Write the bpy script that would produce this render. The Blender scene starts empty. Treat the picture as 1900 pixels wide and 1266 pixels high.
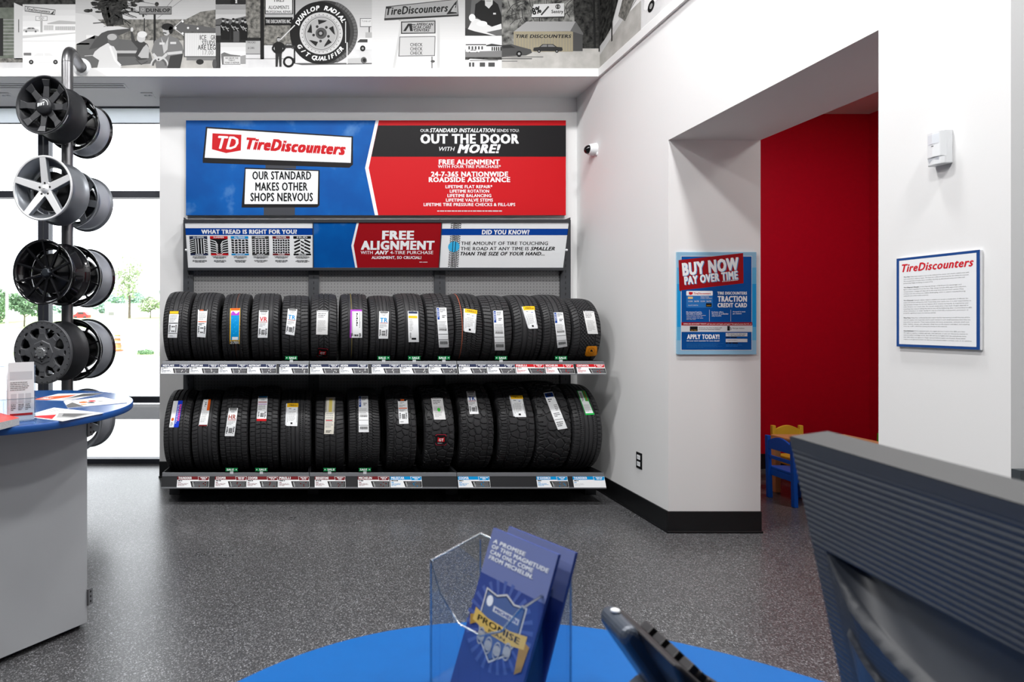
import bpy, bmesh, math, random
import numpy as np
from mathutils import Vector, Matrix
random.seed(7)
SC = bpy.context.scene
COL = SC.collection
PI = math.pi
F, CX, CZ, H = 1000.0, 595.0, 598.0, 1.52       # focal length and principal point of the 1900x1266 frame; eye height
def PX(px, d): return (px - CX) * d / F
def PZ(py, d): return H - (py - CZ) * d / F

# ------------------------------------------------------------------ materials
def lin(c):
    out = []
    for v in c[:3]:
        v = v / 255.0
        out.append(v / 12.92 if v <= 0.04045 else ((v + 0.055) / 1.055) ** 2.4)
    return tuple(out) + (1.0,)
MATS = {}
def mat(name, rgb=(128, 128, 128), rough=0.5, metal=0.0, noise=None, bump=None, spec=0.5, emit=None, coat=0.0, rgb2=None):
    """Principled material; noise=(scale, amount) mottles the colour (towards rgb2 if given), bump=(scale, strength)."""
    if name in MATS: return MATS[name]
    if name.startswith(('ink_', 'print')): spec = .14; rough = max(rough, .5)
    m = bpy.data.materials.new(name); m.use_nodes = True
    nt = m.node_tree; b = nt.nodes['Principled BSDF']
    c = lin(rgb)
    b.inputs['Base Color'].default_value = c
    b.inputs['Roughness'].default_value = rough
    b.inputs['Metallic'].default_value = metal
    b.inputs['Specular IOR Level'].default_value = spec
    b.inputs['Coat Weight'].default_value = coat
    if emit:
        b.inputs['Emission Color'].default_value = c; b.inputs['Emission Strength'].default_value = emit
    if noise or bump:
        tc = nt.nodes.new('ShaderNodeTexCoord')
    if noise:
        n = nt.nodes.new('ShaderNodeTexNoise'); n.inputs['Scale'].default_value = noise[0]; n.inputs['Detail'].default_value = 5
        nt.links.new(tc.outputs['Object'], n.inputs['Vector'])
        r = nt.nodes.new('ShaderNodeValToRGB')
        a = noise[1]
        lo = lin(rgb2) if rgb2 else tuple(max(0, v * (1 - a)) for v in c[:3]) + (1,)
        hi = c if rgb2 else tuple(min(1, v * (1 + a)) for v in c[:3]) + (1,)
        r.color_ramp.elements[0].color = lo; r.color_ramp.elements[1].color = hi
        w = 0.5 * (1 - a) if rgb2 else 0.3
        r.color_ramp.elements[0].position = 0.5 - max(w, .02); r.color_ramp.elements[1].position = 0.5 + max(w, .02)
        nt.links.new(n.outputs['Fac'], r.inputs['Fac']); nt.links.new(r.outputs['Color'], b.inputs['Base Color'])
    if bump:
        n2 = nt.nodes.new('ShaderNodeTexNoise'); n2.inputs['Scale'].default_value = bump[0]; n2.inputs['Detail'].default_value = 3
        nt.links.new(tc.outputs['Object'], n2.inputs['Vector'])
        bp = nt.nodes.new('ShaderNodeBump'); bp.inputs['Strength'].default_value = bump[1]; bp.inputs['Distance'].default_value = 0.002
        nt.links.new(n2.outputs['Fac'], bp.inputs['Height']); nt.links.new(bp.outputs['Normal'], b.inputs['Normal'])
    MATS[name] = m
    return m
def clear_mat(name, tint=(0.97, 0.985, 0.99), gloss=0.06, rough=0.02, ior=1.3):
    m = bpy.data.materials.new(name); m.use_nodes = True; nt = m.node_tree; nt.nodes.clear()
    o = nt.nodes.new('ShaderNodeOutputMaterial'); mx = nt.nodes.new('ShaderNodeMixShader')
    t = nt.nodes.new('ShaderNodeBsdfTransparent'); t.inputs[0].default_value = (*tint, 1)
    g = nt.nodes.new('ShaderNodeBsdfGlossy'); g.inputs['Roughness'].default_value = rough
    fr = nt.nodes.new('ShaderNodeFresnel'); fr.inputs[0].default_value = ior
    ad = nt.nodes.new('ShaderNodeMath'); ad.operation = 'ADD'; ad.use_clamp = True; ad.inputs[1].default_value = gloss - .02
    nt.links.new(fr.outputs[0], ad.inputs[0]); nt.links.new(ad.outputs[0], mx.inputs[0])
    nt.links.new(t.outputs[0], mx.inputs[1]); nt.links.new(g.outputs[0], mx.inputs[2]); nt.links.new(mx.outputs[0], o.inputs[0])
    MATS[name] = m
    return m
M_WALL = mat('white_wall_paint', (232, 232, 232), 0.6, bump=(180, .05), spec=.3)
M_CEIL = mat('ceiling_paint', (225, 227, 232), 0.8)
M_DCEIL = mat('dark_open_ceiling', (84, 86, 90), .8); M_REAR = mat('grey_rear_wall_paint', (86, 88, 92), .7)
M_RED = mat('red_wall_paint', (184, 5, 34), 0.45, noise=(30, .06), bump=(220, .05), spec=.25)
M_BASE = mat('black_vinyl_base', (17, 18, 20), 0.38, noise=(6, .15))
M_GLASS = clear_mat('window_glass', (0.985, 0.99, 0.99), 0.03)
M_ACR = clear_mat('clear_acrylic', (0.95, 0.97, 0.985), 0.065, ior=1.001)
M_ACRE = clear_mat('acrylic_cut_edge', (0.8, 0.9, 0.97), 0.45, .2)
M_SHADE = mat('shade_fabric', (214, 220, 228), .8)
_n = M_SHADE.node_tree; _t = _n.nodes.new('ShaderNodeBsdfTranslucent'); _t.inputs[0].default_value = (.93, .95, .98, 1); _x = _n.nodes.new('ShaderNodeMixShader'); _x.inputs[0].default_value = .7
_n.links.new(_n.nodes['Principled BSDF'].outputs[0], _x.inputs[1]); _n.links.new(_t.outputs[0], _x.inputs[2]); _n.links.new(_x.outputs[0], _n.nodes['Material Output'].inputs[0])
def floor_mat():
    m = bpy.data.materials.new('speckled_floor'); m.use_nodes = True; nt = m.node_tree; b = nt.nodes['Principled BSDF']
    tc = nt.nodes.new('ShaderNodeTexCoord')
    v = nt.nodes.new('ShaderNodeTexVoronoi'); v.inputs['Scale'].default_value = 190
    n = nt.nodes.new('ShaderNodeTexNoise'); n.inputs['Scale'].default_value = 120; n.inputs['Detail'].default_value = 4
    n2 = nt.nodes.new('ShaderNodeTexNoise'); n2.inputs['Scale'].default_value = 1.3; n2.inputs['Detail'].default_value = 3
    for t in (v, n, n2): nt.links.new(tc.outputs['Object'], t.inputs['Vector'])
    r = nt.nodes.new('ShaderNodeValToRGB')
    e = r.color_ramp.elements
    e[0].position = 0; e[0].color = (.045, .046, .05, 1); e[1].position = 1; e[1].color = (.32, .33, .35, 1)
    for p, c in ((.45, .05), (.62, .085), (.8, .16)):
        x = e.new(p); x.color = (c, c * 1.01, c * 1.05, 1)
    nt.links.new(v.outputs['Color'], r.inputs['Fac'])
    mx = nt.nodes.new('ShaderNodeMix'); mx.data_type = 'RGBA'; mx.blend_type = 'MULTIPLY'; mx.inputs[0].default_value = .6
    r2 = nt.nodes.new('ShaderNodeValToRGB'); r2.color_ramp.elements[0].position = .3; r2.color_ramp.elements[0].color = (.5, .5, .5, 1)
    r2.color_ramp.elements[1].position = .7; r2.color_ramp.elements[1].color = (1.5, 1.5, 1.5, 1)
    nt.links.new(n.outputs['Fac'], r2.inputs['Fac'])
    nt.links.new(r.outputs['Color'], mx.inputs[6]); nt.links.new(r2.outputs['Color'], mx.inputs[7])
    nt.links.new(mx.outputs[2], b.inputs['Base Color'])
    mr = nt.nodes.new('ShaderNodeMapRange'); mr.inputs[3].default_value = .24; mr.inputs[4].default_value = .34
    nt.links.new(n2.outputs['Fac'], mr.inputs[0]); nt.links.new(mr.outputs[0], b.inputs['Roughness'])
    bp = nt.nodes.new('ShaderNodeBump'); bp.inputs['Strength'].default_value = .035; bp.inputs['Distance'].default_value = .002
    nt.links.new(n.outputs['Fac'], bp.inputs['Height']); nt.links.new(bp.outputs['Normal'], b.inputs['Normal'])
    b.inputs['Specular IOR Level'].default_value = .55
    return m
def peg_mat():
    m = bpy.data.materials.new('grey_pegboard'); m.use_nodes = True; nt = m.node_tree; b = nt.nodes['Principled BSDF']
    tc = nt.nodes.new('ShaderNodeTexCoord'); mp = nt.nodes.new('ShaderNodeMapping'); mp.inputs['Scale'].default_value = (32.5, 0, 32.5)
    fr = nt.nodes.new('ShaderNodeVectorMath'); fr.operation = 'FRACTION'
    sb = nt.nodes.new('ShaderNodeVectorMath'); sb.operation = 'SUBTRACT'; sb.inputs[1].default_value = (.5, 0, .5)
    ln = nt.nodes.new('ShaderNodeVectorMath'); ln.operation = 'LENGTH'
    lt = nt.nodes.new('ShaderNodeMath'); lt.operation = 'LESS_THAN'; lt.inputs[1].default_value = .13
    mx = nt.nodes.new('ShaderNodeMix'); mx.data_type = 'RGBA'; mx.inputs[6].default_value = lin((132, 132, 133)); mx.inputs[7].default_value = lin((40, 40, 42))
    nt.links.new(tc.outputs['Object'], mp.inputs[0]); nt.links.new(mp.outputs[0], fr.inputs[0]); nt.links.new(fr.outputs[0], sb.inputs[0])
    nt.links.new(sb.outputs[0], ln.inputs[0]); nt.links.new(ln.outputs['Value'], lt.inputs[0]); nt.links.new(lt.outputs[0], mx.inputs[0])
    nt.links.new(mx.outputs[2], b.inputs['Base Color']); b.inputs['Roughness'].default_value = .5
    return m

# ------------------------------------------------------------------ objects
def link(name, me, parent=None, loc=(0, 0, 0), rotz=0.0):
    o = bpy.data.objects.new(name, me); COL.objects.link(o)
    o.location = loc; o.rotation_euler = (0, 0, rotz)
    if parent is not None: o.parent = parent
    return o
def tag(o, label, cat, group=None, kind=None):
    o['label'] = label; o['category'] = cat
    if group: o['group'] = group
    if kind: o['kind'] = kind
    return o
def thing(name, label, cat, loc=(0, 0, 0), rotz=0.0, group=None):
    return tag(link(name, None, None, loc, rotz), label, cat, group)
def struct(o, label=None):
    o['kind'] = 'structure'
    if label: o['label'] = label
    return o
class MB:
    """collects shapes and links them as ONE mesh object"""
    def __init__(s): s.v = []; s.f = []; s.mi = []; s.sm = []; s.mats = []
    def slot(s, m):
        if m not in s.mats: s.mats.append(m)
        return s.mats.index(m)
    def add(s, vs, fs, m, smooth=False, T=None):
        o = len(s.v); k = s.slot(m)
        s.v += [tuple(T @ Vector(p)) if T else tuple(p) for p in vs]
        for f in fs: s.f.append([i + o for i in f]); s.mi.append(k); s.sm.append(smooth)
        return s
    def box(s, x0, y0, z0, x1, y1, z1, m, T=None):
        x0, x1 = min(x0, x1), max(x0, x1); y0, y1 = min(y0, y1), max(y0, y1); z0, z1 = min(z0, z1), max(z0, z1)
        vs = [(x, y, z) for z in (z0, z1) for y in (y0, y1) for x in (x0, x1)]
        return s.add(vs, [(0, 2, 3, 1), (4, 5, 7, 6), (0, 1, 5, 4), (2, 6, 7, 3), (0, 4, 6, 2), (1, 3, 7, 5)], m, False, T)
    def hexa(s, p, m, T=None):     # 8 corners: 0-3 one ring, 4-7 the other
        return s.add(p, [(3, 2, 1, 0), (4, 5, 6, 7), (0, 1, 5, 4), (1, 2, 6, 5), (2, 3, 7, 6), (3, 0, 4, 7)], m, False, T)
    def prism(s, pts, a, b, m, axis='z', T=None, smooth=False):
        n = len(pts)
        def P(p, t): return {'z': (p[0], p[1], t), 'y': (p[0], t, p[1]), 'x': (t, p[0], p[1])}[axis]
        vs = [P(p, a) for p in pts] + [P(p, b) for p in pts]
        s.add(vs, [tuple(range(n - 1, -1, -1)), tuple(range(n, 2 * n))], m, False, T)
        return s.add(vs, [(i, (i + 1) % n, n + (i + 1) % n, n + i) for i in range(n)], m, smooth, T)
    def lathe(s, prof, n, m, axis='z', T=None, closed=False, smooth=True):
        vs = []
        for i in range(n):
            a = 2 * PI * i / n; c, q = math.cos(a), math.sin(a)
            for r, t in prof:
                vs.append({'z': (r * c, r * q, t), 'y': (r * c, t, r * q), 'x': (t, r * c, r * q)}[axis])
        k = len(prof); fs = []
        for i in range(n):
            j = (i + 1) % n
            for t in range(k if closed else k - 1):
                u = (t + 1) % k
                fs.append((i * k + t, j * k + t, j * k + u, i * k + u))
        return s.add(vs, fs, m, smooth, T)
    def tube(s, path, r, m, n=12, smooth=True, caps=True, T=None):
        P = [Vector(p) for p in path]; rings = []; vs = []
        up = None
        for i, p in enumerate(P):
            t = (P[min(i + 1, len(P) - 1)] - P[max(i - 1, 0)]).normalized()
            if up is None:
                up = t.orthogonal().normalized()
            up = (up - t * up.dot(t)).normalized(); w = t.cross(up)
            rr = r[i] if isinstance(r, (list, tuple)) else r
            for k in range(n):
                a = 2 * PI * k / n; vs.append(p + (up * math.cos(a) + w * math.sin(a)) * rr)
        fs = []
        for i in range(len(P) - 1):
            for k in range(n):
                j = (k + 1) % n; fs.append((i * n + k, i * n + j, (i + 1) * n + j, (i + 1) * n + k))
        s.add(vs, fs, m, smooth, T)
        if caps: s.add(vs, [tuple(range(n - 1, -1, -1)), tuple(range((len(P) - 1) * n, len(P) * n))], m, False, T)
        return s
    def ball(s, c, r, m, nu=16, nv=10, sc=(1, 1, 1), T=None):
        vs, fs = [], []
        for j in range(nv + 1):
            b = PI * j / nv - PI / 2
            for i in range(nu):
                a = 2 * PI * i / nu
                vs.append((c[0] + r * sc[0] * math.cos(b) * math.cos(a), c[1] + r * sc[1] * math.cos(b) * math.sin(a), c[2] + r * sc[2] * math.sin(b)))
        for j in range(nv):
            for i in range(nu):
                k = (i + 1) % nu; fs.append((j * nu + i, j * nu + k, (j + 1) * nu + k, (j + 1) * nu + i))
        return s.add(vs, fs, m, True, T)
    def build(s, name, parent=None, loc=(0, 0, 0), rotz=0.0, bevel=0.0, seg=2):
        me = bpy.data.meshes.new(name); me.from_pydata(s.v, [], s.f)
        for m in s.mats: me.materials.append(m)
        me.polygons.foreach_set('material_index', s.mi); me.polygons.foreach_set('use_smooth', s.sm); me.update()
        o = link(name, me, parent, loc, rotz)
        if bevel:
            bm = bmesh.new(); bm.from_mesh(me); bmesh.ops.remove_doubles(bm, verts=bm.verts, dist=1e-5); bm.to_mesh(me); bm.free()
            b = o.modifiers.new('soft_edges', 'BEVEL'); b.width = bevel; b.segments = seg; b.limit_method = 'ANGLE'; b.angle_limit = .6
        return o

# ------------------------------------------------------------------ flat print work (signs, posters, labels)
_TX = {}
_cu = bpy.data.curves.new('lettering', 'FONT'); _to = bpy.data.objects.new('lettering', _cu); COL.objects.link(_to)
def glyphs(s, bold=0.0, shear=0.0):
    """outline of a line of text as (points, faces, width); bold thickens the strokes by laying shifted copies over each other"""
    k = (s, bold, shear)
    if k not in _TX:
        _cu.body = s; _cu.size = 1; _cu.shear = shear; _cu.resolution_u = 2; _cu.space_character = 1 + bold * 2.6
        dg = bpy.context.evaluated_depsgraph_get(); dg.update()
        me = _to.evaluated_get(dg).to_mesh()
        n = len(me.vertices); co = np.zeros(n * 3); me.vertices.foreach_get('co', co); co = co.reshape(-1, 3)[:, :2]
        fs = [tuple(p.vertices) for p in me.polygons]
        _to.evaluated_get(dg).to_mesh_clear()
        if n and bold:
            b = bold * 1.15; sh = ((-b, 0), (b, 0), (0, b * .55), (0, -b * .55), (0, 0)) if bold >= .03 else ((-b, 0), (b, 0))
            if bold >= .04: sh = ((-b, -b * .5), (b, -b * .5), (-b, b * .5), (b, b * .5), (0, 0))
            c0 = co; f0 = fs; co = np.concatenate([c0 + np.array(d) for d in sh]); fs = [tuple(i + j * n for i in f) for j in range(len(sh)) for f in f0]
        if n: co = co - np.array([co[:, 0].min(), 0])
        _TX[k] = (co, fs, co[:, 0].max() if n else 0.1, n)
    return _TX[k]
glyphs('H'); CAP = glyphs('H')[0][:, 1].max()
class Art:
    """flat layered print; coordinates are x right, y DOWN in any unit, mapped to metres by fn(x, y, lift)"""
    def __init__(s, fn, step=0.0004, crop=None, maxlen=None):
        s.fn = fn; s.mb = MB(); s.step = step; s.c = crop; s.ml = maxlen
    def xy(s, p):
        if s.c: x0, y0, k = s.c; return (x0 + p[0] / k, y0 + p[1] / k)
        return p
    def put(s, pts, fs, m, L, n1=0):
        s.mb.add([s.fn(*s.xy(p), (L + (.13 * (i // n1) if n1 else 0)) * s.step) for i, p in enumerate(pts)], fs, m); return s
    def poly(s, pts, m, L=1): return s.put(pts, [tuple(range(len(pts)))], m, L)
    def rect(s, x0, y0, x1, y1, m, L=1, nx=1, ny=1):
        pts = [(x0 + (x1 - x0) * i / nx, y0 + (y1 - y0) * j / ny) for j in range(ny + 1) for i in range(nx + 1)]
        fs = [(j * (nx + 1) + i, j * (nx + 1) + i + 1, (j + 1) * (nx + 1) + i + 1, (j + 1) * (nx + 1) + i) for j in range(ny) for i in range(nx)]
        return s.put(pts, fs, m, L)
    def ell(s, x, y, rx, ry, m, L=1, n=28, a0=0, a1=360):
        return s.poly([(x + rx * math.cos(math.radians(a0 + (a1 - a0) * i / n)), y + ry * math.sin(math.radians(a0 + (a1 - a0) * i / n))) for i in range(n)], m, L)
    def ring(s, x, y, r0, r1, m, L=1, n=36, a0=0, a1=360):
        pts = []
        for i in range(n + 1):
            a = math.radians(a0 + (a1 - a0) * i / n)
            pts += [(x + r0 * math.cos(a), y + r0 * math.sin(a)), (x + r1 * math.cos(a), y + r1 * math.sin(a))]
        return s.put(pts, [(2 * i, 2 * i + 1, 2 * i + 3, 2 * i + 2) for i in range(n)], m, L)
    def line(s, pts, w, m, L=1):
        for (ax, ay), (bx, by) in zip(pts, pts[1:]):
            l = math.hypot(bx - ax, by - ay) or 1; nx, ny = -(by - ay) / l * w / 2, (bx - ax) / l * w / 2
            s.poly([(ax + nx, ay + ny), (bx + nx, by + ny), (bx - nx, by - ny), (ax - nx, ay - ny)], m, L)
        return s
    def rr(s, x0, y0, x1, y1, r, m, L=1):
        pts = []
        for cx, cy, a in ((x1 - r, y1 - r, 0), (x0 + r, y1 - r, 90), (x0 + r, y0 + r, 180), (x1 - r, y0 + r, 270)):
            pts += [(cx + r * math.cos(math.radians(a + t)), cy + r * math.sin(math.radians(a + t))) for t in (0, 30, 60, 90)]
        return s.poly(pts, m, L)
    def text(s, t, x0, x1, y0, y1, m, L=3, bold=0.0, shear=0.0, ang=0.0, fit=True, align='l'):
        """text whose capitals stand between y0 (top) and y1 (baseline) and which spans x0..x1"""
        co, fs, w, n1 = glyphs(t, bold, shear)
        k = (y1 - y0) / CAP; kx = (x1 - x0) / w if fit else abs(k)
        if not fit and align == 'c': x0 = (x0 + x1 - w * kx) / 2
        ca, sa = math.cos(math.radians(ang)), math.sin(math.radians(ang))
        pts = [(x0 + gx * kx * ca + gy * k * sa, y1 + gx * kx * sa - gy * k * ca) for gx, gy in co]
        return s.put(pts, fs, m, L, n1)
    def bars(s, x0, y0, x1, y1, n, m, L=3, center=False, fill=.5):
        h = (y1 - y0) / n
        for i in range(n):
            w = (x1 - x0) * (random.uniform(.75, 1) if i < n - 1 else random.uniform(.4, .7))
            a = (x0 + x1 - w) / 2 if center else x0
            b = a + w
            while a < b:                       # word-long dashes
                q = min(b, a + h * random.uniform(1.2, 4.5)); s.rect(a, y0 + i * h, q, y0 + i * h + h * fill, m, L); a = q + h * .45
        return s
    def arctext(s, t, x, y, r, a0, a1, h, m, L=3, bold=.02, inner=False):
        """letters along a circle from angle a0 to a1 (degrees, 0 right, clockwise on the page); inner=True: reads along the bottom"""
        n = len(t)
        for i, ch in enumerate(t):
            if ch == ' ': continue
            a = math.radians(a0 + (a1 - a0) * i / (n - 1)); co, fs, w, n1 = glyphs(ch, bold, .2); k = h / CAP
            rot = a + (PI / 2 if not inner else -PI / 2); ca, sa = math.cos(rot), math.sin(rot)
            bx, by = x + r * math.cos(a), y + r * math.sin(a)
            pts = [(bx + (gx - w / 2) * k * ca + gy * k * sa, by + (gx - w / 2) * k * sa - gy * k * ca) for gx, gy in co]
            s.put(pts, fs, m, L, n1)
        return s
    def build(s, name, parent=None, loc=(0, 0, 0), rotz=0.0): return s.mb.build(name, parent, loc, rotz)
def flat(d):          # a print standing upright, facing the room, at depth d; x, y are photo pixels on that plane
    return lambda x, y, l: (PX(x, d), d - l, PZ(y, d))

# print colours
K = lambda v, n='': mat('ink_grey_%d' % v, (v, v, v), .55)
I_W = mat('ink_white', (236, 238, 240), .5); I_BK = mat('ink_black', (22, 22, 24), .5); I_RED = mat('ink_red', (196, 22, 30), .45)
I_DRED = mat('ink_dark_red', (150, 14, 24), .45); I_NAVY = mat('ink_navy', (40, 48, 78), .5); I_BLUE = mat('ink_blue', (0, 62, 150), .45)
I_CYAN = mat('ink_cyan', (20, 140, 205), .5); I_MAR = mat('ink_maroon', (110, 30, 34), .5); I_YEL = mat('ink_yellow', (245, 190, 20), .5)
I_ORG = mat('ink_orange', (226, 96, 24), .5); I_GRN = mat('ink_green', (20, 130, 70), .5); I_PUR = mat('ink_purple', (170, 60, 190), .5)
I_SKY = mat('printed_blue_sky', (0, 92, 186), .45, noise=(2.6, .2))
_r = [n for n in I_SKY.node_tree.nodes if n.type == 'VALTORGB'][0].color_ramp; _r.elements[0].position = .4; _r.elements[0].color = lin((0, 78, 156)); _r.elements[1].position = .56; _r.elements[1].color = lin((0, 88, 168)); _e = _r.elements.new(.72); _e.color = lin((96, 144, 196))
I_PALE = mat('ink_pale_grey', (206, 208, 212), .5)
M_GREY = mat('grey_powder_coat', (92, 94, 98), .45, noise=(40, .05), metal=.2)
M_DGREY = mat('charcoal_powder_coat', (58, 60, 64), .5, noise=(40, .05))
M_LGREY = mat('light_grey_powder_coat', (128, 130, 134), .4, metal=.3)
M_BLK = mat('matte_black_metal', (24, 25, 28), .45, metal=.2)
M_DARK = mat('dark_shelf_metal', (34, 35, 38), .5, metal=.3)
# ================================================================== THE ROOM
XR = 2.51; YB = 5.28; YW = 5.78; ZS = 3.72
mb = MB(); mb.box(-6.6, -4.1, -.12, 6.0, 5.86, 0, floor_mat()); struct(mb.build('floor'))
mb = MB(); mb.box(-6.6, -4.1, 5.2, 3.3, 5.9, 5.3, M_DCEIL); struct(mb.build('ceiling'))
mb = MB(); mb.box(-1.578, YB, 0, 3.3, 5.86, 5.2, M_WALL); struct(mb.build('wall_back'))
mb = MB(); mb.box(XR, 3.89, 0, 3.175, YB, 5.2, M_WALL); mb.box(XR, 2.425, 2.835, 3.175, 3.89, 5.2, M_WALL); mb.box(XR, 1.96, 0, 3.175, 2.425, 5.2, M_WALL)
struct(mb.build('wall_right'))
mb = MB(); mb.box(-6.6, -4.1, 0, -6.5, 5.86, 5.2, M_REAR); struct(mb.build('wall_left'))
mb = MB(); mb.box(-6.6, -4.2, 0, 6.0, -4.1, 5.2, M_REAR); struct(mb.build('wall_rear'))
mb = MB(); mb.box(5.9, -4.1, 0, 6.0, 2.0, 5.2, M_WALL); mb.box(3.175, 1.97, 0, 6.0, 2.07, 5.2, M_WALL); struct(mb.build('wall_hall'))
mb = MB(); mb.box(3.3, -4.1, 5.2, 6.0, 2.0, 5.3, M_CEIL); struct(mb.build('ceiling_hall'))
# playroom
mb = MB(); mb.box(3.175, 5.59, 0, 5.75, 5.69, 3.75, M_RED); struct(mb.build('wall_playroom_back'))
mb = MB(); mb.box(5.69, 2.07, 0, 5.79, 5.6, 3.75, M_RED); struct(mb.build('wall_playroom_right'))
mb = MB(); mb.box(3.175, 2.07, 3.68, 5.75, 5.6, 3.78, mat('playroom_ceiling_paint', (205, 190, 188), .8)); struct(mb.build('ceiling_playroom'))
mb = MB(); mb.box(3.175, 5.575, 0, 5.69, 5.59, .155, M_BASE); struct(mb.build('baseboard_playroom_back'))
mb = MB(); mb.box(5.675, 2.07, 0, 5.69, 5.575, .155, M_BASE); struct(mb.build('baseboard_playroom_right'))
# bulkhead over the display and windows, with soffit
mb = MB(); mb.box(-6.5, 4.845, ZS, XR, 5.28, 5.2, M_WALL); mb.box(-6.5, 5.28, ZS, -1.578, 5.49, 5.2, M_WALL); struct(mb.build('wall_bulkhead'))
mb = MB(); mb.box(-6.5, YW - .02, 3.86, -1.578, 5.86, 5.2, M_WALL); struct(mb.build('wall_window'))
def base(name, x0, y0, x1, y1):
    b = MB(); b.box(x0, y0, 0, x1, y1, .156, M_BASE); b.box(x0 - .006, y0 - .006, 0, x1 + .006 * (x1 - x0 > .1), y1, .016, M_BASE)
    struct(b.build(name, bevel=.003))
base('baseboard_right', XR - .012, 3.89, XR, YB)
base('baseboard_jamb', XR - .012, 3.878, 3.175, 3.89)
base('baseboard_pier', XR - .012, 1.96, XR, 2.425)
base('baseboard_back', -1.578, YB - .012, XR - .012, YB)
# slim white trim along the foot of the mural
mb = MB(); mb.box(-6.5, 4.825, ZS, XR - .022, 4.845, 3.795, M_WALL); struct(mb.build('trim_back', bevel=.003))
mb = MB(); mb.box(XR - .022, 1.2, ZS, XR, 4.845, 3.795, M_WALL); struct(mb.build('trim_right', bevel=.003))
# dark wainscot panel on the end of the pier
mb = MB(); mb.box(XR + .002, 1.935, 0, 3.17, 1.96, .987, mat('wainscot_frame', (58, 64, 68), .5))
mb.box(XR + .03, 1.93, .03, 3.14, 1.936, .975, mat('wainscot_speckle', (40, 42, 44), .6, noise=(160, .5))); struct(mb.build('trim_wainscot'))
# soffit vent and downlights
sv = thing('linear_diffuser', 'long white slot air diffuser in the soffit above the windows', 'air vent', (-2.5, 5.02, ZS))
mb = MB(); mb.box(-1.6, -.05, -.004, .69, .05, 0, M_WALL); mb.build('frame', sv)
mb = MB()
for k in (-.022, .018): mb.box(-1.58, k, -.006, .67, k + .012, -.0035, M_BLK)
mb.build('slot', sv)
for px, lab in ((275, 'square twin downlight in the soffit nearest the blue banner'), (12, 'square twin downlight in the soffit left of the top black wheel')):
    t = thing('downlight', lab, 'ceiling light', (PX(px, 5.226), 5.226, ZS), 0, 'soffit downlights')
    mb = MB(); mb.box(-.055, -.06, -.004, .055, .06, 0, M_WALL); mb.build('trim_plate', t, bevel=.002)
    for k in (-.022, .022):
        mb = MB(); mb.lathe([(.018, 0), (.018, -.006), (.001, -.0055)], 16, I_PALE, T=Matrix.Translation((k, .0, 0))); mb.build('lamp_lens', t)
# windows
M_FRAME = mat('dark_bronze_aluminium', (52, 54, 62), .4, metal=.4)
def window(n, x0, x1):
    r = MB()
    r.box(x0, YW, 0, x1, YW + .1, .052, M_FRAME); r.box(x0, YW, 3.80, x1, YW + .1, 3.86, M_FRAME)
    r.box(x0, YW, 0, x0 + .05, YW + .1, 3.86, M_FRAME); r.box(x1 - .05, YW, 0, x1, YW + .1, 3.86, M_FRAME)
    w = struct(r.build('window_%d' % n, bevel=.003))
    for z in (.653, 2.86):
        b = MB(); b.box(x0 + .05, YW + .005, z, x1 - .05, YW + .09, z + .064, M_FRAME); b.box(x0 + .05, YW + .001, z + .064, x1 - .05, YW + .09, z + .07, M_LGREY)
        struct(b.build('window_transom', w))
    for a, c in ((.052, .653), (.717, 2.86), (2.924, 3.80)):
        b = MB(); b.box(x0 + .05, YW + .05, a, x1 - .05, YW + .056, c, M_GLASS); struct(b.build('window_pane', w))
window(1, -2.97, -1.45); window(2, -4.72, -2.985); window(3, -6.5, -4.735)
for k, (x0, x1) in enumerate(((-2.95, -1.585), (-4.70, -3.0))):
    t = thing('roller_shade', ('rolled-up pale shade at the head of the window beside the blue banner', 'rolled-up pale shade at the head of the far left window behind the top black wheel')[k],
              'window shade', ((x0 + x1) / 2, YW - .03, 3.80), 0, 'roller shades at the window heads')
    w = (x1 - x0) / 2
    mb = MB(); mb.tube([(-w, 0, .03), (w, 0, .03)], .03, M_FRAME, 14); mb.build('roller', t)
    mb = MB(); mb.box(-w, -.002, -.155, w, .001, .01, M_SHADE); mb.build('fabric', t)
    mb = MB(); mb.box(-w, -.006, -.165, w, .006, -.155, M_LGREY); mb.build('bottom_bar', t)
# light switch plate / outlet, camera, motion sensor on the right wall
t = thing('wall_outlet', 'black duplex outlet plate with white sockets low on the right wall', 'outlet', (XR, 4.243, .43))
mb = MB(); mb.box(-.006, -.037, -.063, 0, .037, .063, I_BK); mb.build('cover_plate', t, bevel=.002)
for z in (-.026, .026):
    mb = MB(); mb.box(-.0095, -.019, z - .017, -.005, .019, z + .017, I_W)
    for y in (-.007, .007): mb.box(-.0102, y - .001, z - .004, -.0093, y + .001, z + .006, I_BK)
    mb.build('socket', t, bevel=.003)
t = thing('dome_camera', 'white security camera with black dome high on the right wall beside the banner', 'security camera', (XR, 4.93, 3.10))
M_WPL = mat('white_plastic', (232, 234, 236), .35)
mb = MB(); mb.lathe([(.0, -.062), (.042, -.062), (.048, -.055), (.056, -.01), (.058, 0)], 28, M_WPL, 'x'); mb.build('housing', t)
mb = MB(); mb.lathe([(.0, -.098), (.016, -.096), (.03, -.087), (.038, -.074), (.04, -.06)], 24, mat('smoked_dome', (12, 12, 14), .08), 'x'); mb.build('dome', t)
mb = MB(); mb.lathe([(.001, -.0), (.02, -.0), (.02, -.006), (.001, -.006)], 12, M_WPL, 'x', T=Matrix.Translation((-.0, -.03, -.05))); mb.build('cable_gland', t)
t = thing('motion_sensor', 'white motion detector above the framed notice on the pier', 'motion sensor', (XR, 2.17, 2.215))
mb = MB(); mb.prism([(0, -.031), (-.03, -.031), (-.043, -.022), (-.048, 0), (-.043, .022), (-.03, .031), (0, .031)], -.032, .072, M_WPL)
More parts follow.
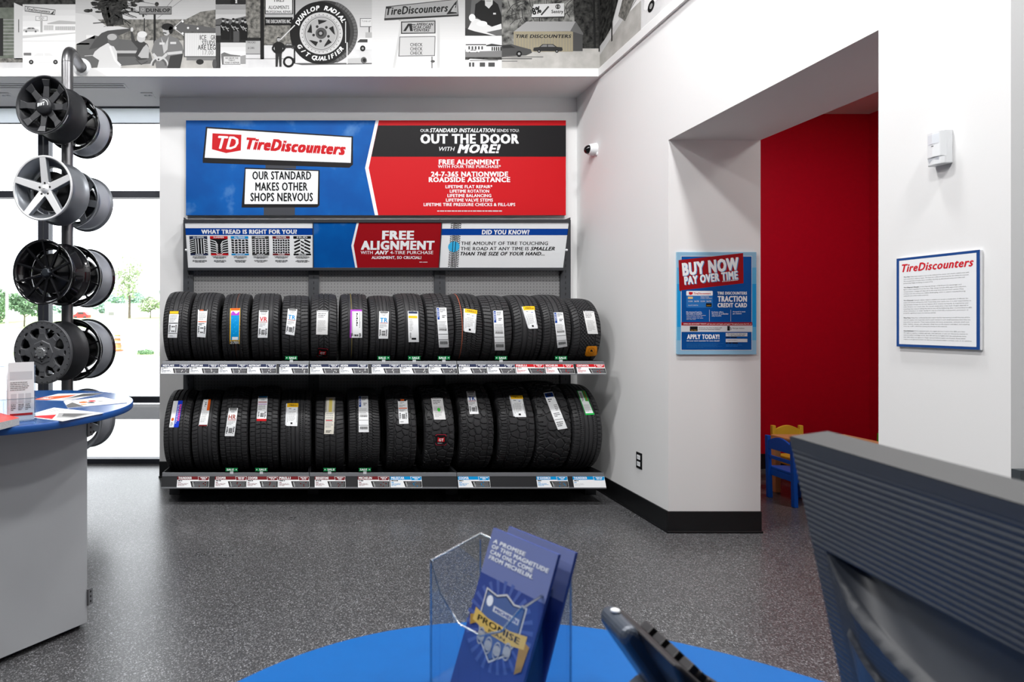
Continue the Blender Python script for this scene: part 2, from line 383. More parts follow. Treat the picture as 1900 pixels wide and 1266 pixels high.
mb.prism([(0, -.031), (-.03, -.031), (-.04, -.022), (-.044, 0), (-.04, .022), (-.03, .031), (0, .031)], -.062, -.032, M_WPL); mb.build('housing', t, bevel=.003)
mb = MB(); mb.prism([(-.03, -.026), (-.0435, -.02), (-.0495, 0), (-.0435, .02), (-.03, .026)], .022, .06, mat('sensor_lens', (222, 226, 232), .3)); mb.build('lens', t)
mb = MB(); mb.prism([(-.043, -.012), (-.0492, 0), (-.043, .012)], .012, .0145, I_BK); mb.build('light_slot', t)
mb = MB(); mb.hexa([(-.044, -.018, -.034), (-.046, .018, -.034), (-.04, .016, -.058), (-.038, -.016, -.058), (-.03, -.02, -.034), (-.03, .02, -.034), (-.03, .016, -.058), (-.03, -.016, -.058)], mat('sensor_lens'))
mb.build('look_down_lens', t)
# ================================================================== BANNER, HEADER SIGNS, GONDOLA
def panel_back(name, parent, x0, x1, z0, z1, y0, y1, m):
    b = MB(); b.box(x0, y0, z0, x1, y1, z1, m); return b.build(name, parent)
DB = 5.235
bn = thing('wall_banner', 'wide blue and red sign board on the wall above the tire rack', 'sign', (.54, DB, 2.566))
def at(fn, o):            # express world-mapped art in a thing's local frame
    l = Vector(o.location); return lambda x, y, q: Vector(fn(x, y, q)) - l
panel_back('board', bn, PX(345, DB) - .54, PX(1050, DB) - .54, PZ(399.5, DB) - 2.566, PZ(223.5, DB) - 2.566, .001, .03, M_LGREY)
A = Art(at(flat(DB), bn), crop=(330, 210, 2.5333))
I_BK2 = mat('ink_charcoal', (27, 26, 28), .5); I_POLE = mat('ink_pole_grey', (66, 68, 74), .5)
I_BRED = mat('ink_banner_red', (196, 22, 30), .4)
A.rect(38, 34, 930, 480, I_SKY, 0); A.poly([(930, 34), (1824, 34), (1824, 480), (930, 480), (890, 258)], I_BRED, 0.25)
A.poly([(600, 34), (945, 34), (897, 258), (942, 480), (600, 480)], I_W, 0.5)
A.poly([(400, 34), (930, 34), (880, 258), (926, 480), (400, 480)], I_SKY, 1)
A.poly([(941, 58), (1824, 58), (1824, 205), (909, 205)], I_BK2, 1)
A.rect(412, 230, 555, 262, I_POLE, 2); A.rect(404, 436, 550, 480, I_POLE, 2)
A.poly([(132, 64), (823, 109), (823, 242), (806, 257), (117, 234), (117, 214)], I_BK2, 3)
A.poly([(139, 72), (816, 115), (813, 234), (126, 210)], I_W, 4)
A.poly([(163, 95), (299, 102), (296, 176), (227, 188), (160, 170)], I_RED, 5)
A.text('TD', 186, 284, 108, 166, I_W, 6, .03, .25, 3)
A.text('TireDiscounters', 320, 788, 117, 168, I_RED, 5, .06, .28, 3.4)
A.poly([(315, 256), (666, 268), (666, 433), (655, 443), (300, 444), (300, 432)], I_BK2, 3); A.poly([(319, 263), (660, 273), (657, 428), (313, 428)], I_W, 4)
for s, a, b, y0, y1 in (('OUR STANDARD', 350, 627, 275, 312), ('MAKES OTHER', 364, 610, 327, 364), ('SHOPS NERVOUS', 341, 635, 376, 414)):
    A.text(s, a, b, y0, y1, I_BK, 5, .036)
for s, a, b, y0, y1, bo, sh in (('OUR', 1140, 1180, 75, 89, .005, 0), ('STANDARD INSTALLATION', 1184, 1493, 72, 90, .03, .25), ('SENDS YOU:', 1499, 1604, 75, 89, .005, 0),
        ('OUT THE DOOR', 1140, 1603, 100, 142, .045, 0), ('WITH', 1228, 1302, 159, 178, .01, .25), ('MORE!', 1314, 1517, 148, 187, .045, .28),
        ('FREE ALIGNMENT', 1226, 1513, 219, 241, .04, 0), ('WITH FOUR TIRE PURCHASE*', 1222, 1518, 245, 258, .025, 0),
        ('24-7-365 NATIONWIDE', 1190, 1552, 276, 298, .04, 0), ('ROADSIDE ASSISTANCE', 1179, 1562, 302, 324, .04, 0),
        ('LIFETIME FLAT REPAIR*', 1258, 1478, 339, 353, .03, 0), ('LIFETIME ROTATION', 1278, 1463, 360, 374, .03, 0), ('LIFETIME BALANCING', 1267, 1473, 381, 395, .03, 0),
        ('LIFETIME VALVE STEMS', 1260, 1481, 402, 416, .03, 0), ('LIFETIME TIRE PRESSURE CHECKS & FILL-UPS', 1155, 1586, 423, 437, .03, 0)):
    A.text(s, a, b, y0, y1, I_W, 3, bo, sh)
A.bars(1065, 458, 1677, 464, 1, I_PALE, 3, True, .8)
A.build('printed_face', bn)

# --- gondola frame
YU = 5.225                                                     # upright front face
gd = thing('gondola_frame', 'grey pegboard shelving frame with four uprights against the back wall', 'shelving unit', (.52, 5.24, 0))
def gx(px): return PX(px, YU) - .52
for a, b in ((340, 358.5), (572.5, 592), (806, 826.5), (1040, 1059)):
    m_ = MB(); m_.box(gx(a), -.015, 0, gx(b), .035, PZ(408, YU), M_DGREY)
    for k in range(40): m_.box((gx(a) + gx(b)) / 2 - .004, -.0155, .35 + k * .055, (gx(a) + gx(b)) / 2 + .004, -.0145, .375 + k * .055, M_BLK)
    m_.build('upright', gd, bevel=.004)
    m_ = MB(); m_.box(gx(a), -.5, 0.0, gx(b), .0, .10, M_DARK); m_.build('base_foot', gd, bevel=.006)
M_PEG = peg_mat()
for a, b in ((358.5, 572.5), (592, 806), (826.5, 1040)):
    m_ = MB(); m_.box(gx(a), .006, .14, gx(b), .014, PZ(470, YU), M_PEG); m_.build('pegboard_panel', gd)
    m_ = MB(); m_.box(gx(a), -.012, .1, gx(b), .03, .14, M_DARK); m_.build('kick_rail', gd)
# --- three tilted header signs
def header(name, lab, px0, px1, draw, ends):
    yt, yb = 5.045, 5.165                                      # top leans forward
    zt, zb = PZ(413, yt), PZ(497, yb)
    x0, x1 = PX(px0, yt), PX(px1, yt)
    t = thing('header_sign', lab, 'sign', ((x0 + x1) / 2, yb, zb)); l = Vector(t.location)
    def fn(x, y, q):                                           # print in photo pixels as seen on the tilted face
        f = (y - 413) / 84.0; d = yt + (yb - yt) * f
        return Vector((x0 + (x - px0) / (px1 - px0) * (x1 - x0), d - q, zt + (zb - zt) * f)) - l
    b = MB(); P = [fn(px0, 413, 0), fn(px1, 413, 0), fn(px1, 497, 0), fn(px0, 497, 0)]
    b.hexa([P[3], P[2], P[1], P[0]] and [p + Vector((0, .003, 0)) for p in P] + [p + Vector((0, .012, 0)) for p in P], M_DGREY); b.build('backing', t)
    b = MB()
    for y0, y1 in ((407.5, 413.5), (497, 502.5)):
        Q = [fn(px0, y0, .008), fn(px1, y0, .008), fn(px1, y1, .008), fn(px0, y1, .008)]
        b.hexa(Q + [p + Vector((0, .03, 0)) for p in Q], M_DGREY)
    for xa in (px0, px1):
        Q = [fn(xa - .7, 408, .007), fn(xa + .7, 408, .007), fn(xa + .7, 502, .007), fn(xa - .7, 502, .007)]
        b.hexa(Q + [p + Vector((0, .03, 0)) for p in Q], M_DGREY)
    b.build('frame', t, bevel=.002)
    for xa in ends:                                            # bracket plate to the upright with its thumb screw
        b = MB(); Q = [fn(xa, 404, 0), fn(xa, 503, 0)]
        x = Q[0].x
        b.prism([(Q[0].y, Q[0].z), (.06, Q[0].z), (.06, Q[1].z - .03), (Q[1].y, Q[1].z)], x - .004, x + .004, M_DGREY, 'x'); b.build('bracket', t)
        b = MB(); b.ball(fn(xa, 464, .012), .011, M_WPL, 12, 8); b.build('thumb_screw', t)
    b = MB()
    draw(fn, t)
def draw_left(fn, t):
    A = Art(fn, crop=(340, 400, 5.2778)); A.rect(14, 70, 1272, 516, I_W, 0); A.rect(14, 123, 1272, 190, I_BLUE, 1)
    A.text('WHAT TREAD IS RIGHT FOR YOU?', 172, 1112, 138, 177, I_W, 2, .045)
    cols = (I_NAVY, I_RED, I_CYAN, K(62), I_MAR, I_BK); names = ('ALL-SEASON', 'SUMMER', 'ALL-TERRAIN', 'HIGHWAY', 'WINTER', 'MUD')
    for i, (a, b) in enumerate(((50, 226), (253, 428), (458, 632), (665, 834), (869, 1040), (1076, 1250))):
        c = cols[i]; w = b - a
        A.rect(a, 200, b, 388, I_BK if i in (0, 1, 3) else I_W, 1); A.rect(a, 200, b, 226, c, 3); A.rect(a, 371, b, 388, c, 3)
        A.text(names[i], a + w * .2, b - w * .2, 205, 220, I_W, 4, .03); A.bars(a + 14, 376, b - 14, 384, 1, I_W, 4, True, .8)
        if i == 0:
            for x in (.32, .45, .62, .76): A.rect(a + w * x, 226, a + w * x + 8, 371, I_W, 2)
            for k in range(7):
                A.line([(a, 240 + k * 20), (a + w * .28, 226 + k * 20)], 6, I_W, 2); A.line([(a + w * .78, 226 + k * 21), (b, 240 + k * 21)], 6, I_W, 2)
        elif i == 1:
            for k in range(6):
                A.line([(a, 236 + k * 24), (a + w * .3, 252 + k * 22), (a + w * .42, 290 + k * 18)], 7, I_W, 2); A.line([(b, 236 + k * 24), (b - w * .3, 252 + k * 22), (b - w * .42, 290 + k * 18)], 7, I_W, 2)
        elif i in (2, 4):
            for k in range(6):
                for j in range(5 if i == 2 else 7):
                    q = w / (5 if i == 2 else 7); x = a + j * q + q * .12; y = 230 + k * 23.5 + (6 if j % 2 else 0)
                    s_ = (4, -3)[j % 2]; A.poly([(x, y), (x + q * .76, y + s_), (x + q * .76, y + 17 + s_), (x, y + 17)], I_BK, 2)
        elif i == 3:
            for x in (.2, .42, .6, .8): A.rect(a + w * x - 4, 226, a + w * x + 4, 371, I_W, 2)
            for k in range(7):
                for x in (.08, .3, .5, .7, .9): A.line([(a + w * x - 12, 236 + k * 20), (a + w * x + 12, 230 + k * 20)], 5, I_W, 2)
        else:
            for k in range(4):
                y = 236 + k * 34
                A.line([(a + 8, y + 26), (a + w * .38, y)], 17, I_BK, 2); A.line([(b - 8, y + 26), (b - w * .38, y)], 17, I_BK, 2); A.line([(a + w * .42, y + 14), (a + w * .6, y + 30)], 14, I_BK, 2)
        A.bars(a + 8, 396, b - 8, 424, 4, I_BK, 2, True, .55); A.bars(a + 14, 436, b - 14, 462, 3, I_BK, 2, True, .6)
    A.build('printed_face', t)
def draw_mid(fn, t):
    A = Art(fn, crop=(330, 210, 2.5333)); A.rect(637, 515, 1240, 728, I_SKY, 0)
    A.poly([(841, 515), (1240, 515), (1240, 728), (838, 728), (817, 622)], I_W, 1); A.poly([(851, 515), (1240, 515), (1240, 728), (848, 728), (828, 622)], I_DRED, 2)
    for s, a, b, y0, y1, bo, sh in (('FREE', 962, 1113, 554, 592, .05, 0), ('ALIGNMENT', 863, 1212, 601, 640, .05, 0), ('WITH', 862, 920, 647, 662, .01, 0), ('ANY', 930, 996, 646, 663, .045, .25),
            ('4-TIRE PURCHASE', 1003, 1208, 647, 662, .01, 0), ('ALIGNMENT, SO CRUCIAL!', 915, 1153, 672, 685, .03, 0)): A.text(s, a, b, y0, y1, I_W, 3, bo, sh)
    A.bars(1145, 699, 1222, 704, 1, I_W, 3); A.build('printed_face', t)
def draw_right(fn, t):
    A = Art(fn, crop=(330, 210, 2.5333)); A.rect(1243, 515, 1838, 728, I_W, 0)
    A.rect(1286, 517, 1330, 726, I_W, .5)
    for x in (1296, 1303, 1311, 1318): A.rect(x, 517, x + 4, 726, I_BK, 1)
    for k in range(25):
        y = 518 + k * 8.3; A.line([(1284, y + 5), (1294, y)], 4, I_BK, 1); A.line([(1323, y), (1333, y + 5)], 4, I_BK, 1); A.line([(1300, y), (1316, y + 4)], 3, I_BK, 1)
    A.rect(1243, 543, 1838, 573, I_BLUE, 2); A.ell(1305, 627, 27, 25, mat('ink_light_blue', (60, 178, 230), .5), 1.5)
    for x in (1298, 1311): A.rect(x, 602, x + 3, 652, I_BK, 2)
    A.text('DID YOU KNOW?', 1433, 1657, 549, 569, I_W, 3, .045)
    for s, a, b, y0, y1, bo, sh in (('THE AMOUNT OF TIRE TOUCHING', 1338, 1751, 603, 619, .015, 0), ('THE ROAD AT ANY TIME IS', 1338, 1663, 628, 644, .015, 0), ('SMALLER', 1671, 1787, 628, 644, .035, .25),
            ('THAN THE SIZE OF YOUR HAND...', 1338, 1742, 652, 668, .035, .25)): A.text(s, a, b, y0, y1, I_BK, 3, bo, sh)
    A.build('printed_face', t)
header('header_sign', 'white header sign with six tread pictures, left end of the rack', 342.5, 580.7, draw_left, (342,))
header('header_sign', 'red and blue header sign in the middle of the rack reading FREE ALIGNMENT', 580.9, 819.6, draw_mid, ())
header('header_sign', 'white header sign with a blue band and tread strip, right end of the rack', 819.8, 1056.5, draw_right, (1056.8,))

# --- shelves: three tire shelves on each level
YF = 4.44                                                      # front foot of the lip
X0S, X1S = PX(298, YF), PX(1125.5, YF)
LIPS = {'upper': (PZ(670, 4.485), PZ(695.5, YF)), 'lower': (PZ(877, 4.485), PZ(907, YF))}
wS = (X1S - X0S) / 3
POS = ('left', 'middle', 'right')
M_LIP = mat('shelf_lip_grey', (104, 106, 110), .4, metal=.3)
for lv, (zt, zb) in LIPS.items():
    for i in range(3):
        a = X0S + wS * i + .002; b = X0S + wS * (i + 1) - .002
        t = thing('tire_shelf', '%s section of the %s steel tire shelf with a slanted price lip' % (POS[i], lv), 'shelf', ((a + b) / 2, 4.9, zb), 0, 'steel tire shelves')
        w = (b - a) / 2; h = zt - zb
        m_ = MB(); m_.hexa([(-w, -.46, 0), (w, -.46, 0), (w, -.415, h), (-w, -.415, h), (-w, -.45, 0), (w, -.45, 0), (w, -.405, h), (-w, -.405, h)], M_DARK)
        m_.build('price_lip', t)
        m_ = MB()
        for f0, f1 in ((0, .1), (.76, 1.0)):
            def Y(f): return -.46 + .045 * f
            m_.hexa([(-w, Y(f0) - .004, h * f0), (w, Y(f0) - .004, h * f0), (w, Y(f1) - .004, h * f1), (-w, Y(f1) - .004, h * f1), (-w, Y(f0) + .004, h * f0), (w, Y(f0) + .004, h * f0), (w, Y(f1) + .004, h * f1), (-w, Y(f1) + .004, h * f1)], M_LIP)
        m_.build('lip_rail', t, bevel=.0015)
        m_ = MB(); m_.box(-w, -.45, .006, w, .3, .022, M_DARK); m_.build('deck', t)
        for y in (-.22, .12):
            m_ = MB(); m_.tube([(-w, y, .035), (w, y, .035)], .012, M_BLK, 10); m_.build('cradle_bar', t)
        for x in (-w + .004, w - .004):
            m_ = MB(); m_.prism([(-.45, .004), (-.41, h), (.26, h * .8), (.3, .1), (.3, -.02)], x - .003, x + .003, M_DARK, 'x'); m_.build('end_bracket', t)

# --- price cards slid into the lips
def price_card(lv, x0, x1, brand, band, lab, full=True):
    zt, zb = LIPS[lv]; ytop, ybot = 4.485, YF
    X0 = PX(x0, 4.455); X1 = PX(x1, 4.455)
    t = thing('price_card', lab, 'price card', ((X0 + X1) / 2, YF, zb), 0, 'price cards in the shelf lips'); l = Vector(t.location)
    def fn(x, y, q):                                           # x 0..100, y 0..30 from the top
        f = .76 - .68 * y / 30.0
        return Vector((X0 + (X1 - X0) * x / 100, YF + .045 * f - .0045 - q, zb + (zt - zb) * f)) - l
    A = Art(fn, .0003); A.rect(0, 0, 100, 30, I_W, 0)
    A.rect(0, 0, 100, 9, band, 1); A.text(brand, 3, 3 + min(42, 5.2 * len(brand)), 1.2, 7, I_W, 2, .04)
    A.poly([(64, 0), (100, 0), (98, 11), (66, 11)], I_W, 2); A.poly([(65, .6), (99.4, .6), (97, 10.2), (67, 10.2)], band, 3); A.bars(70, 2.4, 95, 9.5, 2, I_W, 4, True, .55)
    A.bars(3, 10.5, 34, 13.5, 1, I_BK, 2, fill=.8); A.bars(3, 15.5, 18, 17.5, 1, band, 2, fill=.9); A.bars(3, 19, 36, 27, 3, band if full else I_PALE, 2, fill=.4)
    if full:
        A.poly([(41, 13), (99, 13), (99, 29), (47, 29)], I_BK, 2)
        for k in range(4):
            A.rect(47 + k, 15.5 + k * 3.4, 52 + k, 16.8 + k * 3.4, I_W, 3); A.rect(54, 15.8 + k * 3.4, 96, 16.4 + k * 3.4, I_PALE, 3)
            A.ell(random.uniform(70, 90), 16.1 + k * 3.4, 1.6, 1.4, band if band is not I_NAVY else I_W, 4, 8)
    A.build('printed_card', t)
C_UP = [(299, 351.6, 'WESTLAKE'), (352.4, 405.6, 'MILESTAR'), (406.2, 459, 'KENDA'), (459.6, 512.8, 'MASTERCRAFT'), (518.5, 572, 'COOPER'), (575.5, 629.5, 'GENERAL'), (630.5, 683, 'NEXEN'),
        (689.5, 742, 'COOPER'), (742.6, 794.4, 'GOODYEAR'), (795.5, 848, 'MICHELIN'), (851, 903, 'PIRELLI'), (904, 955.7, 'MICHELIN'), (957, 1010.5, 'PIRELLI'), (1012, 1065, 'MICHELIN'), (1070, 1123, 'CONTINENTAL')]
ON_TIRE = ['the leftmost tire of the row', 'the tire with the orange-ruled label', 'the tire with the bright blue label', 'the tire with the red VR label', 'the narrow tire with the tilted TR label', 'the tire with the V-shaped tread',
           'the tire with the purple-edged label', 'the tire with the upright TR label', 'the tire with the yellow-barred label', 'the tire with the long straight label', 'the tire with the orange stripe', 'the tire with the longest white label',
           'the tire with white lettering down its rib', 'the tire with the curling label', 'the tire with the orange square sticker']
for i, (a, b, br) in enumerate(C_UP):
    price_card('upper', a, b, br, I_NAVY if i < 12 else I_BRED, ('navy' if i < 12 else 'red') + '-banded price card under ' + ON_TIRE[i])
I_LBL = mat('ink_bright_blue', (0, 140, 205), .5)
for i, (a, b, br, lab) in enumerate(((328.6, 388, 'THUNDERER', 'maroon-banded price card at the far left of the lower lip'), (398.6, 457.4, 'COOPER', 'maroon-banded price card under the tire lettered HR, left of a touching card'),
        (457.8, 515.8, 'COOPER', 'maroon-banded price card under the tire whose label has a red foot'), (516.3, 574, 'PIRELLI', 'maroon-banded price card under the lower yellow-topped label tire, left of the shelf joint'),
        (584, 641, 'BRIDGESTONE', 'maroon-banded price card just right of the left shelf joint'), (664, 722.8, 'MICHELIN', 'rightmost maroon-banded price card, touching a blue card'),
        (724.3, 782.7, 'MILESTAR', 'blue-banded price card touching the last maroon card'), (850, 909, 'COOPER', 'blue-banded price card alone at the left of the right-hand lower lip'),
        (996, 1054, 'BF GOODRICH', 'blue-banded price card with a rating table under the knobbliest tire'), (1063.6, 1123, 'THUNDERER', 'blue-banded price card without a rating table at the lower right end'))):
    price_card('lower', a, b, br, I_MAR if i < 6 else I_LBL, lab, i < 9)
# --- green sale tags clipped on the lips
def sale_tag(lv, px, flip, lab):
    zt, zb = LIPS[lv]; x = PX(px, 4.48)
    t = thing('sale_tag', lab, 'sale tag', (x, 4.478, zt), 0, 'green sale tags on the shelf lips')
    A = Art(lambda u, v, q: Vector((u, -q - .002, -v)), .0004); w, h = .052, .028
    A.poly([(-w, -.04), (w, -.04), (w - .004, -.026), (w, -.012), (-w, -.012), (-w + .004, -.026)], I_GRN, 0)
    k = .012 if not flip else -.012
    A.text('SALE', -.03 + k, .03 + k, -.034, -.018, I_W, 1, .05); A.rr(-.044 if not flip else .032, -.031, -.032 if not flip else .044, -.022, .003, I_PALE, 1)
    A.build('tag_face', t)
    b = MB(); b.box(-.014, -.001, -.012, .014, .002, .014, I_PALE); b.build('clip', t)
for px, f, n in ((540.5, 0, 'the narrow tire with the tilted TR label'), (711.8, 1, 'the tire with the upright TR label'), (768.5, 0, 'the tire with the yellow-barred label'), (823.5, 1, 'the tire with the long straight label'),
                 (929.5, 0, 'the tire with the longest white label'), (1040.5, 0, 'the tire with the curling label')):
    sale_tag('upper', px, f, 'green SALE tag at the foot of ' + n)
for px, f, n in ((430, 1, 'the lower tire lettered HR'), (485, 0, 'the lower tire whose label has a red foot'), (611.5, 0, 'the lower tire with the cream label'), (677, 1, 'the lower tire with the long blue-cornered label')):
    sale_tag('lower', px, f, 'green SALE tag at the foot of ' + n)
# ================================================================== TIRES
M_RUB = mat('tire_rubber', (43, 43, 45), .55, noise=(14, .18), bump=(260, .08), spec=.4)
M_WALLR = mat('tire_sidewall_rubber', (33, 33, 35), .5, noise=(10, .15), spec=.4)
def hash2(i, j, k):
    v = np.sin(i * 127.1 + j * 311.7 + k * 74.7) * 43758.5453
    return v - np.floor(v)
def groove(pat, u, x, tw, U, seed):
    """1 where the tread is cut; u along the circumference (m), x across (m), tw half tread width, U circumference"""
    g = np.zeros_like(u); ax = np.abs(x)
    def circ(cs, w):
        for c in cs: g[np.abs(x - c * tw) < w / 2] = 1
    def lat(n, w, k, lo, hi, both=True, ph=0.0):
        p = U / n; s = ax if both else x
        q = np.mod(u + k * s + ph * p, p); m_ = (np.abs(q - p / 2) < w / 2) & (s > lo * tw) & (s < hi * tw); g[m_] = 1
    def cells(n, m, w, jit):
        pu, px = U / n, 2 * tw / m; cu, cx = np.floor(u / pu), np.floor((x + tw) / px)
        d1 = np.full_like(u, 9.0); d2 = np.full_like(u, 9.0)
        for di in (-1, 0, 1, 2):
            for dj in (-1, 0, 1):
                a, b = np.mod(cu + di, n), cx + dj
                off = np.where(np.mod(b, 2) == 0, .5, 0.0)
                qu = (cu + di + off + jit * (hash2(a, b, seed) - .5)) * pu; qx = (b + .5 + jit * (hash2(b, a, seed + 3) - .5)) * px - tw
                d = np.hypot(u - qu, x - qx); n1 = np.minimum(d1, d); d2 = np.minimum(np.maximum(d1, d), d2); d1 = n1
        g[(d2 - d1) < w * 1.3] = 1
    if pat == 'rib':
        circ((-.56, -.2, .2, .56), .009); lat(78, .003, .25, .62, 1.1); lat(78, .002, -.3, .22, .5)
    elif pat == 'rib5':
        circ((-.62, -.3, 0, .3, .62), .008); lat(70, .0035, .1, .68, 1.1); lat(140, .0018, .2, .3, .6)
    elif pat == 'asym':
        circ((-.5, -.1, .3, .62), .010); lat(66, .004, -.35, -1.1, -.55, False); lat(66, .004, .3, .66, 1.1, False); lat(66, .0022, .5, -.1, .3, False)
    elif pat == 'vee':
        circ((-.42, .42, 0), .008); lat(60, .006, .9, .06, .42); lat(60, .004, .25, .5, 1.1)
    elif pat == 'block':
        circ((-.6, -.22, .22, .6), .008); lat(62, .0055, .12, .0, .6); lat(62, .005, .1, .62, 1.1, ph=.5)
    elif pat == 'zig':
        z = .006 * np.sign(np.mod(u / (U / 90), 1) - .5)
        for c in (-.55, -.18, .18, .55): g[np.abs(x + z * .5 - c * tw) < .0035] = 1
        lat(90, .004, .1, .58, 1.1); lat(90, .0025, .3, 0, .5)
    elif pat == 'lateral':
        circ((-.45, 0, .45), .007); lat(56, .005, -.2, .5, 1.1); lat(56, .003, .3, .05, .42)
    elif pat == 'diamond':
        lat(60, .004, 1.1, .0, .55); p = U / 60; q = np.mod(u - 1.1 * ax, p); g[(np.abs(q - p / 2) < .002) & (ax < .55 * tw)] = 1; circ((-.58, .58), .007); lat(60, .004, .4, .6, 1.1)
    elif pat == 'hex':
        circ((-.64, .64), .006); cells(46, 4, .006, .35); lat(46, .007, .0, .64, 1.15)
    elif pat == 'mud':
        cells(38, 4, .009, .75); lat(38, .013, .1, .72, 1.2)
    elif pat == 'at':
        cells(42, 5, .0065, .45); circ((-.66, .66), .006); lat(42, .009, .05, .66, 1.2)
    return g
def crown(x, tw): return .011 * (np.minimum(np.abs(x) / tw, 1.15)) ** 3.2
def make_tire(R, W, pat, seed, depth=.0085):
    rim = max(.19, R - .128); tw = W * .5 * .90; sw = W * .5
    nt, nc = 64, (700 if pat in ('hex', 'mud', 'at') else 560)
    xs = np.linspace(-tw, tw, nt); rr = R - crown(xs, tw)
    side = []
    hS = R - .011 - rim
    for f in np.linspace(.04, 1, 11):                      # shoulder to bead, bulging at mid height
        bulge = math.sin(min(1, f * 1.15) * PI) ** .8 if f * 1.15 < 1 else 0
        side.append((tw + (sw - tw) * bulge - (.012 * max(0, f - .75) * 4), R - .011 - hS * f - .004 * math.sin(f * PI)))
    inner = [(tw - .022, rim + .004), (tw - .01, rim + .05), (tw - .016, R - .045), (tw * .5, R - .026)]
    px = list(xs) + [p[0] for p in side] + [p[0] for p in inner] + [-p[0] for p in inner[::-1]] + [-p[0] for p in side[::-1]]
    pr = list(rr) + [p[1] for p in side] + [p[1] for p in inner] + [p[1] for p in inner[::-1]] + [p[1] for p in side[::-1]]
    px, pr = np.array(px), np.array(pr); k = len(px)
    th = np.arange(nc) * 2 * PI / nc
    X = np.tile(px, (nc, 1)); RR = np.tile(pr, (nc, 1)); T = np.tile(th[:, None], (1, k))
    U = 2 * PI * R
    g = groove(pat, T * R, X, tw, U, seed)
    g[:, nt + 3:-3] = 0
    sh = np.ones(k); sh[nt:nt + 3] = (.8, .6, .3); sh[-3:] = (.3, .6, .8)
    RR -= g * depth * sh
    V = np.stack([X, -RR * np.cos(T), R + RR * np.sin(T)], -1).reshape(-1, 3)
    I = np.arange(nc)[:, None] * k + np.arange(k)[None, :]
    J = np.roll(I, -1, 0); a, b, c, d = I, np.roll(I, -1, 1), np.roll(J, -1, 1), J
    Q = np.stack([a, b, c, d], -1).reshape(-1, 4)
    me = bpy.data.meshes.new('tire'); me.vertices.add(len(V)); me.vertices.foreach_set('co', V.ravel())
    me.loops.add(Q.size); me.loops.foreach_set('vertex_index', Q.ravel().astype(np.int32))
    me.polygons.add(len(Q)); me.polygons.foreach_set('loop_start', np.arange(0, Q.size, 4, dtype=np.int32))
    col = np.tile(np.arange(k), nc); sm = (col >= nt + 2) & (col < k - 3)
    me.materials.append(M_RUB); me.materials.append(M_WALLR)
    me.update(calc_edges=True)
    me.polygons.foreach_set('use_smooth', sm); me.polygons.foreach_set('material_index', sm.astype(np.int32)); me.update()
    return me, tw
def hit(py, yc, zc, R):        # where the sight line through photo row py meets the tire front
    k = -(py - CZ) / F; a = 1 + k * k; b = -2 * (yc + k * (zc - H)); c = yc * yc + (zc - H) ** 2 - R * R
    D = max(0.0, b * b - 4 * a * c); y = (-b - math.sqrt(D)) / (2 * a); return y, H + k * y
def size_for(top, yf, zb):     # radius whose crown reaches photo row top
    lo, hi = .25, .48
    for _ in range(40):
        R = (lo + hi) / 2; yc, zc = yf + R, zb + R
        best = max((zc + R * math.sin(t) - H) / (yc - R * math.cos(t)) for t in np.linspace(.8, 2.2, 60))
        if best * F < CZ - top: lo = R
        else: hi = R
    return (lo + hi) / 2
YFT = 4.525
ZB = {'upper': LIPS['upper'][1] + .047, 'lower': LIPS['lower'][1] + .047}
def tire(lv, x0, x1, top, pat, lab, pics, stripe=None, seed=1, group=None):
    zb = ZB[lv]; R = size_for(top, YFT, zb); yc, zc = YFT + R, zb + R
    W = (x1 - x0) * YFT / F * 1.035; xc = PX((x0 + x1) / 2, YFT)
    me, tw = make_tire(R, W, pat, seed)
    t = link('tire', me, None, (xc, yc, zb)); tag(t, lab, 'tire', 'new tires on the display rack')
    l = Vector(t.location)
    def on(x, z_, q):                                          # photo pixel -> tread surface, in the tire's frame
        y, z = hit(z_, yc, zc, R); X = PX(x, y) - xc
        phi = math.atan2(z - zc, -(y - yc)); r = R - float(crown(np.array(X), tw)) + .0016 + q
        return Vector((X, -r * math.cos(phi), R + r * math.sin(phi)))
    for kind, quad in pics:
        (ax, ay), (bx, by), (cx, cy), (dx, dy) = quad          # TL TR BR BL, photo pixels
        def fn(a, b, q):
            f, h = a / 100.0, b / 100.0
            return on((ax * (1 - f) + bx * f) * (1 - h) + (dx * (1 - f) + cx * f) * h, (ay * (1 - f) + by * f) * (1 - h) + (dy * (1 - f) + cy * f) * h, q)
        A = Art(fn, .0006); nm = LABELS[kind](A) or 'paper_label'; o = A.build(nm, t)
        if nm == 'square_sticker': o['label'] = 'square sticker low on the tread'
    if stripe:
        xpx, col, w = stripe; X = PX(xpx, YFT) - xc
        b = MB(); n = 60; vs = []; r = R - float(crown(np.array(X), tw)) + .0012
        for i in range(n + 1):
            p = -.9 + 2.9 * i / n
            for s in (-w / 2, w / 2): vs.append((X + s, -r * math.cos(p), R + r * math.sin(p)))
        b.add(vs, [(2 * i, 2 * i + 1, 2 * i + 3, 2 * i + 2) for i in range(n)], col); b.build('painted_stripe', t)['label'] = 'thin painted line round the tread'
    return t
